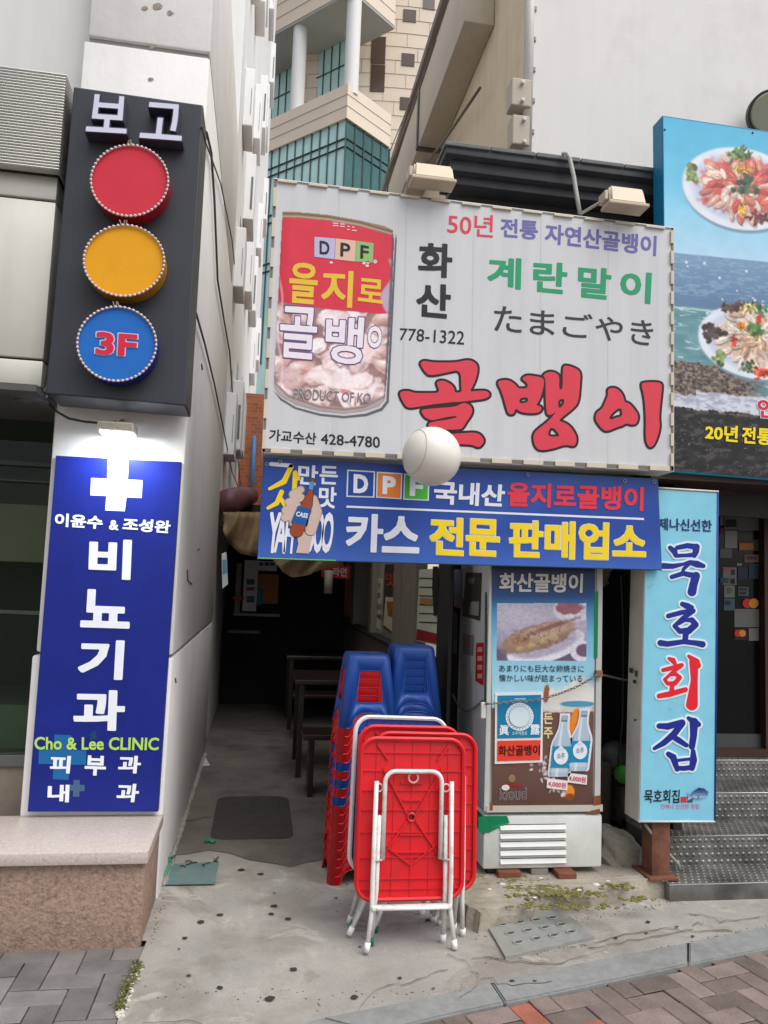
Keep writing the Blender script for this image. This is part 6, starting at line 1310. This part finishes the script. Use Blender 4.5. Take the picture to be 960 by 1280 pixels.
box('door_sill', (2.33, YD-.08, zfl), (xd1+.10, YD-.002, zfl+.045), M_brown, rs)
D1, D2 = Y(YD-0.004), Y(YD-0.007)
def st(zx0, zy0, zx1, zy1, c, pr=()):
    q = z8([(zx0, zy0), (zx1, zy0), (zx1, zy1), (zx0, zy1)]); poly('door_sticker', q, D1, ink(*c), gd)
    for (a, b, c_, d, k) in pr: poly('sticker_print', z8([(a, b), (c_, b), (c_, d), (a, d)]), D2, ink(*k), gd)
st(668, 188, 738, 214, (120, 126, 136)); st(640, 225, 860, 275, (40, 42, 46)); st(665, 295, 742, 375, (104, 104, 106), [(672, 318, 734, 360, (30, 40, 52))]); st(742, 300, 862, 380, (108, 110, 110)); st(668, 382, 738, 480, (138, 136, 134)); st(640, 290, 660, 350, (120, 100, 120)); st(640, 368, 662, 404, (120, 30, 50))
st(746, 432, 862, 496, (74, 62, 50), [(750, 452, 830, 490, (166, 104, 36))]); st(640, 484, 708, 536, (94, 98, 98)); st(780, 518, 862, 562, (120, 94, 84)); text('sticker_print', 'VISA', z8([(790, 526), (850, 526), (850, 546), (790, 546)]), D2, ink(60, 44, 60), gd, .04)
st(656, 590, 734, 690, (120, 120, 118), [(662, 596, 700, 616, (170, 90, 90)), (704, 604, 726, 634, (50, 50, 54)), (642, 650, 690, 680, (40, 80, 84)), (700, 654, 726, 684, (30, 30, 34))]); st(742, 590, 798, 660, (36, 52, 74)); st(804, 570, 862, 656, (46, 58, 76)); st(736, 566, 766, 582, (130, 130, 130))
st(664, 694, 724, 762, (122, 126, 116), [(680, 706, 708, 740, (90, 104, 92))]); st(662, 768, 724, 836, (74, 96, 106), [(668, 780, 700, 806, (40, 50, 60))]); st(744, 702, 804, 752, (92, 96, 98), [(750, 710, 796, 722, (40, 42, 46)), (754, 730, 790, 744, (40, 42, 46))]); st(722, 828, 864, 932, (112, 112, 108)); st(804, 938, 862, 1010, (118, 116, 112)); st(722, 940, 796, 1004, (44, 32, 30))
for cx_, cy_, r_ in ((796, 796, 28), (742, 967, 20)):
    poly('card_circle', z8(ell(cx_, cy_, r_, r_, 24)), D2, ink(196, 48, 34), gd); poly('card_circle', z8(ell(cx_+r_*1.3, cy_, r_, r_, 24)), Y(YD-0.0095), ink(214, 140, 48), gd)
# steel chequer-plate steps
M_chk = bpy.data.materials.new('chequer_plate'); M_chk.use_nodes = True; n_ = M_chk.node_tree; b = n_.nodes['Principled BSDF']; b.inputs['Metallic'].default_value = 0.55; b.inputs['Roughness'].default_value = 0.42
tcn = n_.nodes.new('ShaderNodeTexCoord'); no = n_.nodes.new('ShaderNodeTexNoise'); no.inputs['Scale'].default_value = 7; no.inputs['Detail'].default_value = 7; n_.links.new(tcn.outputs['Object'], no.inputs['Vector'])
rp = n_.nodes.new('ShaderNodeValToRGB'); rp.color_ramp.elements[0].position = .3; rp.color_ramp.elements[0].color = (*lin((84, 81, 78)), 1); rp.color_ramp.elements[1].position = .7; rp.color_ramp.elements[1].color = (*lin((138, 136, 132)), 1)
n_.links.new(no.outputs['Fac'], rp.inputs[0]); n_.links.new(rp.outputs[0], b.inputs['Base Color'])
sx0 = 2.06; ys_ = [3.65, 3.91, 4.18, 4.50]; zt_ = [0.08, 0.225, 0.375, zfl-0.002]; 
stp = thing('entrance_steps', (2.8, 3.9, 0), 'grey chequer plate metal steps up to the restaurant door', 'steps')
for k in range(4):
    yb = ys_[k+1] if k < 3 else YD-.08; x0 = sx0+(0.0 if k == 0 else .04)
    stepo = auto_smooth(box('step', (x0, ys_[k], -0.02 if k == 0 else zt_[k-1]-.05), (4.6, yb+(.06 if k < 3 else .1), zt_[k]), M_chk, stp, 0.004))
    m = MB(); dx = .036; hx = [(math.cos(6.283*q/6), math.sin(6.283*q/6)) for q in range(6)]
    for i in range(int((min(4.6, 3.6)-x0)/dx)-1):                # raised round lugs of the plate
        for j in range(int((yb-ys_[k])/dx)):
            c_ = np.array((x0+dx*(i+.8+.5*(j % 2)), ys_[k]+dx*(j+.7), zt_[k]))
            m.add([c_+(.013*a, .010*b_, 0) for a, b_ in hx]+[c_+(.006*a, .005*b_, .0030) for a, b_ in hx], [(q, (q+1) % 6, 6+(q+1) % 6, 6+q) for q in range(6)]+[tuple(range(6, 12))])
        if k:
            for j in range(int((zt_[k]-zt_[k-1])/dx)):
                c_ = np.array((x0+dx*(i+.8+.5*(j % 2)), ys_[k], zt_[k]-dx*(j+.7)))
                m.add([c_+(.013*a, 0, .011*b_) for a, b_ in hx]+[c_+(.006*a, -.004, .005*b_) for a, b_ in hx], [(q, 6+q, 6+(q+1) % 6, (q+1) % 6) for q in range(6)]+[tuple(range(11, 5, -1))])
    o_ = m.build('tread_lugs', M_chk, stepo); o_['kind'] = 'stuff'
    MB().tube([(x0, ys_[k]-.001, zt_[k]-.001), (4.6, ys_[k]-.001, zt_[k]-.001)], .0035, 6).build('nosing', mat('worn_edge', (206, 206, 204), .3, .05, metal=.6), stepo, True)
# blue seafood billboard
YR = 3.80
rb_ = thing('seafood_billboard', (2.5, YR, 2.15), 'blue seafood billboard with plates of food over a rocky sea on the right', 'billboard')
RQ = [(828, 144), (1060, 179), (1062, 609), (846, 590)]
RQ = [(828, 144), (1100, 185), (1100, 612), (833, 589)]
quad_panel('sign_box', RQ, Y(YR), 0.11, ink(28, 132, 176), rb_, 0.003)
def sea(p):
    x, y = p.x, p.y; yy = y-(x-828)*0.10                          # level lines fall slightly to the right
    p.c[:] = (64, 176, 216); p.mix((120, 200, 230), np.clip((yy-150)/120, 0, 1)); p.mix((176, 214, 238), np.clip((yy-230)/85, 0, 1))
    se = np.clip((yy-314)/.8, 0, 1); p.mix((116, 150, 182), se); p.mix((84, 118, 156), se*np.clip((yy-318)/55, 0, 1)*.8); p.mix((150, 176, 200), se*(fbm(x/9, yy/2.2, 3) > .56)*.5*np.clip((372-yy)/10, 0, 1))
    tl_ = np.clip((yy-378-2*fbm(x/10, y*0, 8))/2, 0, 1); p.mix((86, 132, 142), tl_); p.mix((120, 166, 172), tl_*(fbm(x/16, yy/7, 5)-.2)*1.2); p.mix((190, 208, 214), tl_*np.clip((fbm(x/12, yy/4, 12)-.6)*8, 0, .9)); p.mix((214, 224, 230), np.clip(1-np.abs(yy-381-3*fbm(x/7, 0*y, 4))/1.8, 0, 1)*.8)
    rk_ = np.clip((yy-450-7*fbm(x/9, 0*y, 6)+4)/1.5, 0, 1)*np.clip((960-x)/30, 0, 1); tex = fbm(x/3.2, yy/2.6, 7); p.mix((96, 84, 78), rk_); p.mix((150, 132, 118), rk_*np.clip((tex-.52)*6, 0, 1)); p.mix((46, 40, 38), rk_*np.clip((.42-tex)*7, 0, 1))
    fo = np.clip((yy-486-6*fbm(x/8, 0*y, 16)-(x > 870)*-6)/3, 0, 1); p.mix((206, 210, 222), fo); p.mix((150, 156, 178), fo*np.clip((fbm(x/8, yy/3.5, 18)-.45)*4, 0, .8))
    dk_ = np.clip((yy-503-7*fbm(x/9, 0*y, 22)+np.where(x > 925, -7, 0)*0)/1.5, 0, 1); t2 = fbm(x/9+yy/14, yy/5, 23, 5); p.mix((34, 32, 33), dk_); p.mix((92, 86, 82), dk_*np.clip((t2-.56)*5, 0, .6)); p.mix((14, 13, 14), dk_*np.clip((.5-t2)*7, 0, 1)); p.mix((150, 146, 144), dk_*(fbm(x/1.6, yy/1.3, 29) > .75)*.7*(fbm(x/10, yy/10, 30) > .5)); p.mix((150, 128, 100), dk_*np.clip(1-np.abs(yy-509)/2.5, 0, 1)*(fbm(x/5, 0*y, 40) > .5)*.6)
    r = np.random.default_rng(2)
    for k in range(26): p.blob(r.uniform(832, 1090), 0, .1, .1, (255, 255, 255)) if False else p.blob(r.uniform(832, 1090), r.uniform(325, 400), *( (1.8, 1.8) if k % 3 else (2.6, 2.6)), (236, 242, 250), 0, .9)
    def plate(cx, cy, rx, ry, rot, seed, cols, greens):
        p.blob(cx+1, cy+3, rx*1.01, ry*1.02, (110, 140, 160), rot, .06); p.blob(cx, cy, rx, ry, (222, 228, 238), rot, .05); p.blob(cx+1, cy, rx*.9, ry*.86, (196, 206, 226), rot, .1)
        r = np.random.default_rng(seed); p.blob(cx+3, cy-2, rx*.8, ry*.78, cols[0], rot, .2, .25, seed, .1)
        pc = []
        for ring, cnt_ in ((.66, 26), (.44, 20), (.22, 12), (.05, 4)):     # sliced fish fanned in overlapping rings
            for k in range(cnt_):
                an = 6.283*k/cnt_+r.normal(0, .12); d = ring+r.normal(0, .05); pc.append((d*rx*math.cos(an)+3, d*ry*math.sin(an)-2, an))
        pc.sort(key=lambda t: t[1]+r.normal(0, 3))
        for k, (X_, Y_, an) in enumerate(pc):
            ex, ey = cx+X_*math.cos(rot)-Y_*math.sin(rot), cy+X_*math.sin(rot)+Y_*math.cos(rot); c_ = np.array(cols[int(r.integers(len(cols)))], float)*r.uniform(.9, 1.06); ra = math.atan2(math.sin(an)*.7, math.cos(an))+r.normal(0, .3)
            s = r.uniform(8, 13); w_ = r.uniform(.34, .5)
            p.blob(ex+.8, ey+1.6, s*1.04, s*w_*1.1, c_*.55, ra, .4, .18, k, .12); p.blob(ex, ey, s, s*w_, c_, ra, .3, .18, k, .12); p.blob(ex+1, ey+1, s*.8, s*w_*.5, c_*.86, ra, .9, .2, k, .2)
            p.blob(ex-s*.12*math.cos(ra)-.4, ey-1.0, s*.62, s*w_*.32, np.minimum(c_*1.12+26, 250), ra, .9, .2, k+9, .2)
            if k % 3 == 0: p.blob(ex+r.normal(0, 2), ey+r.normal(0, 1), s*.5, .7, np.minimum(c_*1.2+34, 252), ra, .8)
        fz = np.clip((.8-np.hypot(((x-cx)*math.cos(rot)+(y-cy)*math.sin(rot))/rx, (-(x-cx)*math.sin(rot)+(y-cy)*math.cos(rot))/ry))*8, 0, 1)[:, None]
        p.c = p.c*(1-fz)+fz*np.clip(p.c*(.84+.32*fbm(x/2.6, y/2, seed+70, 3))[:, None]+(fbm(x/9, y/7, seed+90)[:, None]-.5)*np.array([44., 36, 32]), 0, 250)
        for (gx, gy, sx, sy, c_) in greens:
            for k in range(26):
                ex, ey = gx+r.normal(0, sx*.4), gy+r.normal(0, sy*.4); f_ = r.uniform(.5, 1.4); p.blob(ex, ey, sx*.36, sy*.3, np.array(c_)*f_, r.uniform(0, 3), .5, .4, k, .4)
    plate(926, 236, 76, 52, 0.22, 4, ((206, 92, 84), (222, 130, 112), (226, 176, 160), (196, 70, 66), (232, 206, 190)), ((932, 230, 13, 14, (56, 88, 56)), (924, 194, 20, 8, (92, 124, 62)), (864, 217, 9, 17, (110, 124, 72)), (928, 212, 13, 4, (228, 168, 50)), (928, 262, 5, 10, (232, 180, 60)), (948, 272, 14, 8, (98, 50, 48))))
    plate(948, 427, 78, 48, 0.18, 8, ((226, 196, 180), (232, 214, 198), (214, 170, 146), (236, 224, 214), (220, 184, 150)), ((944, 413, 12, 11, (84, 120, 62)), (890, 415, 15, 13, (76, 62, 62)), (918, 384, 18, 8, (92, 70, 60)), (950, 385, 12, 9, (70, 110, 80)), (900, 447, 8, 14, (120, 140, 84)), (936, 458, 8, 9, (70, 92, 60)), (953, 466, 14, 9, (216, 78, 50)), (927, 407, 7, 6, (226, 140, 50)), (918, 427, 4, 7, (206, 50, 40)), (949, 399, 3, 7, (206, 50, 40)), (946, 424, 9, 5, (226, 206, 160)), (936, 385, 10, 7, (210, 196, 130))))
art('billboard_face', [(829, 146), (1099, 187), (1099, 610), (834, 587.5)], Y(YR-0.003), sea, rb_, 0.9, 0.35)
outlined('lettering', '20년', [(882, 530), (923, 532.5), (922, 553), (881, 549)], Y(YR-0.006), ink(240, 214, 24), ink(24, 22, 20), rb_, .045, .04); outlined('lettering', '전통', [(928, 533), (965, 535.5), (964, 557), (927, 554)], Y(YR-0.006), ink(240, 214, 24), ink(24, 22, 20), rb_, .045, .04)
outlined('lettering', '언제나', [(947, 498), (1024, 503), (1023, 528), (947, 522)], Y(YR-0.006), ink(206, 40, 62), ink(226, 226, 232), rb_, .04, .06)
for x, y in ((831, 162), (941, 166)): MB().sphere(P(x, y, Y(YR-.004)), .006, 8, 6).build('screw', ink(60, 70, 80), rb_)
# round lamp on the white wall
c = P(962, 141, Y(YW-.12)); ld = np.array((-.18, -1, -.42)); ld /= np.linalg.norm(ld)
rl = thing('round_wall_lamp', tuple(c), 'round olive grey disc lamp with dark rim on the white board wall', 'wall lamp')
MB().tube([c-ld*.05, c], [.128, .135], 32).build('rim', ink(62, 62, 58), rl); MB().tube([c+ld*.001, c+ld*.012], [.118, .112], 32).build('face', ink(158, 156, 136), rl)
MB().tube([c-ld*.03, c-ld*.03+(0, .2, .03)], .03, 10).build('arm', ink(150, 148, 140), rl, True)

# ================================================================ covers in the ground
M_iron = mat('dark_iron_cover', (66, 62, 60), 0.8, 0.2, 14, 0.8, 120)
mc = [gz(*p, .006) for p in ((272, 995), (361, 997), (363, 1051), (264, 1052))]
mx0, mx1, my0, my1 = -.21, .27, 4.64, 5.52
rr = [(mx0+(mx1-mx0)/2+x, my0+z, .008) for x, z in rrect(mx1-mx0, my1-my0, .09, 0)]
o = MB().prism(rr, [(x, y, -.005) for x, y, z in rr]).build('floor_mat', M_iron); tag(o, 'dark rubber mat with rounded corners on the alley floor', 'mat')
cp = thing('drain_cover', tuple(gz(672, 1160)), 'grey cast drain cover with slots set in the pavement', 'drain cover')
dq = [gz(*p, .012) for p in ((604, 1148), (702, 1136), (743, 1171), (632, 1196))]
M_cast = mat('cast_grey_cover', (138, 139, 134), 0.7, 0.12, 10, 0.4, 60, dirt=(100, 104, 102), dscale=8, damt=.5)
pl_ = MB().prism(dq[::-1], [(p[0], p[1], -.01) for p in dq][::-1]).build('plate', M_cast, cp)
mR, mS = MB(), MB(); q_ = np.array(dq)
def onp(u, v): return (q_[0]*(1-u)+q_[1]*u)*(1-v)+(q_[3]*(1-u)+q_[2]*u)*v
for i in range(4):
    for j in range(3):
        u, v = .17+.205*i+.02*j, .24+.25*j; c_ = onp(u, v); dx = (q_[1]-q_[0])/np.linalg.norm(q_[1]-q_[0]); dy = (q_[3]-q_[0])/np.linalg.norm(q_[3]-q_[0]); e = [c_+dx*.024*math.cos(6.283*k/18)+dy*.017*math.sin(6.283*k/18)+(0, 0, .001) for k in range(18)]
        MB().tube(e, .0045, 6, True).build('lug', M_cast, pl_, True); MB().add([p+(0, 0, .0012) for p in [c_+dx*.016*math.cos(6.283*k/14)+dy*.008*math.sin(6.283*k/14) for k in range(14)]], [tuple(range(14))]).build('slot', ink(52, 54, 52), pl_)
o = MB().prism([gz(*p, .009) for p in ((202, 1106), (268, 1105), (274, 1077), (212, 1080))][::-1], [gz(*p, -.01) for p in ((202, 1106), (268, 1105), (274, 1077), (212, 1080))][::-1]).build('cover_plate', mat('teal_cover_plate', (96, 122, 122), .7, .15, 12, .3, 50, dirt=(120, 116, 106), dscale=9, damt=.6)); tag(o, 'small teal painted cover plate on the ground beside the pillar', 'cover plate')
mb = MB(); r = np.random.default_rng(4)
for k in range(9):
    a = gz(214+r.uniform(-8, 62), 1074+r.uniform(-4, 10), .012); d = r.uniform(0, 3.1); L_ = r.uniform(.02, .07); mb.tube([a, a+(L_*math.cos(d)*.5, L_*math.sin(d)*.5, .006), a+(L_*math.cos(d), L_*math.sin(d), .002)], r.uniform(.0015, .004), 5)
tag(mb.build('leaf_litter', ink(62, 54, 44, .9), None, True), kind='stuff')
o = MB().tube([gz(206, 1100, .01), gz(207, 1092, .03), gz(214, 1078, .02), gz(212, 1072, .05), gz(218, 1070, .012)], .007, 6).build('green_string', ink(70, 150, 116), None, True); tag(o, 'tangled green string at the foot of the white pillar', 'string')
o = MB().tube([gz(256, 1052, .012), gz(262, 1050, .018), gz(268, 1053, .012)], .012, 6).build('litter_scrap', ink(40, 120, 88), None, True); tag(o, 'small green scrap of litter by the dark mat', 'litter')
o = sheet('paper_scrap', [(249, 955), (256, 945), (263, 957), (252, 958)], Z(.012), ink(196, 196, 192)); tag(o, 'crumpled white paper scrap on the alley floor by the pillar', 'litter')
# pebbles and weeds in the gap beside the paving
mb = MB(); mg = MB(); r = np.random.default_rng(6)
for k in range(70):
    s = r.uniform(0, 1); c_ = gz(172-s*24+r.normal(0, 3.0), 1208+s*62+r.normal(0, 2), .0); w_ = r.uniform(.003, .009); mb.sphere(c_, (w_*1.3, w_, w_*.7), 7, 5)
for k in range(90):
    s = r.uniform(0, 1); c_ = gz(173-s*25+r.normal(0, 2.6), 1204+s*62, .0); mg.tube([c_, c_+(r.normal(0, .006), r.normal(0, .006), .01), c_+(r.normal(0, .014), r.normal(0, .014), .014)], .0022, 4)
tag(mb.build('gravel', ink(196, 190, 176, .9), None, True), kind='stuff'); tag(mg.build('weeds', ink(92, 96, 50, .9), None, True), kind='stuff')
# street-side sky backdrop is the world itself
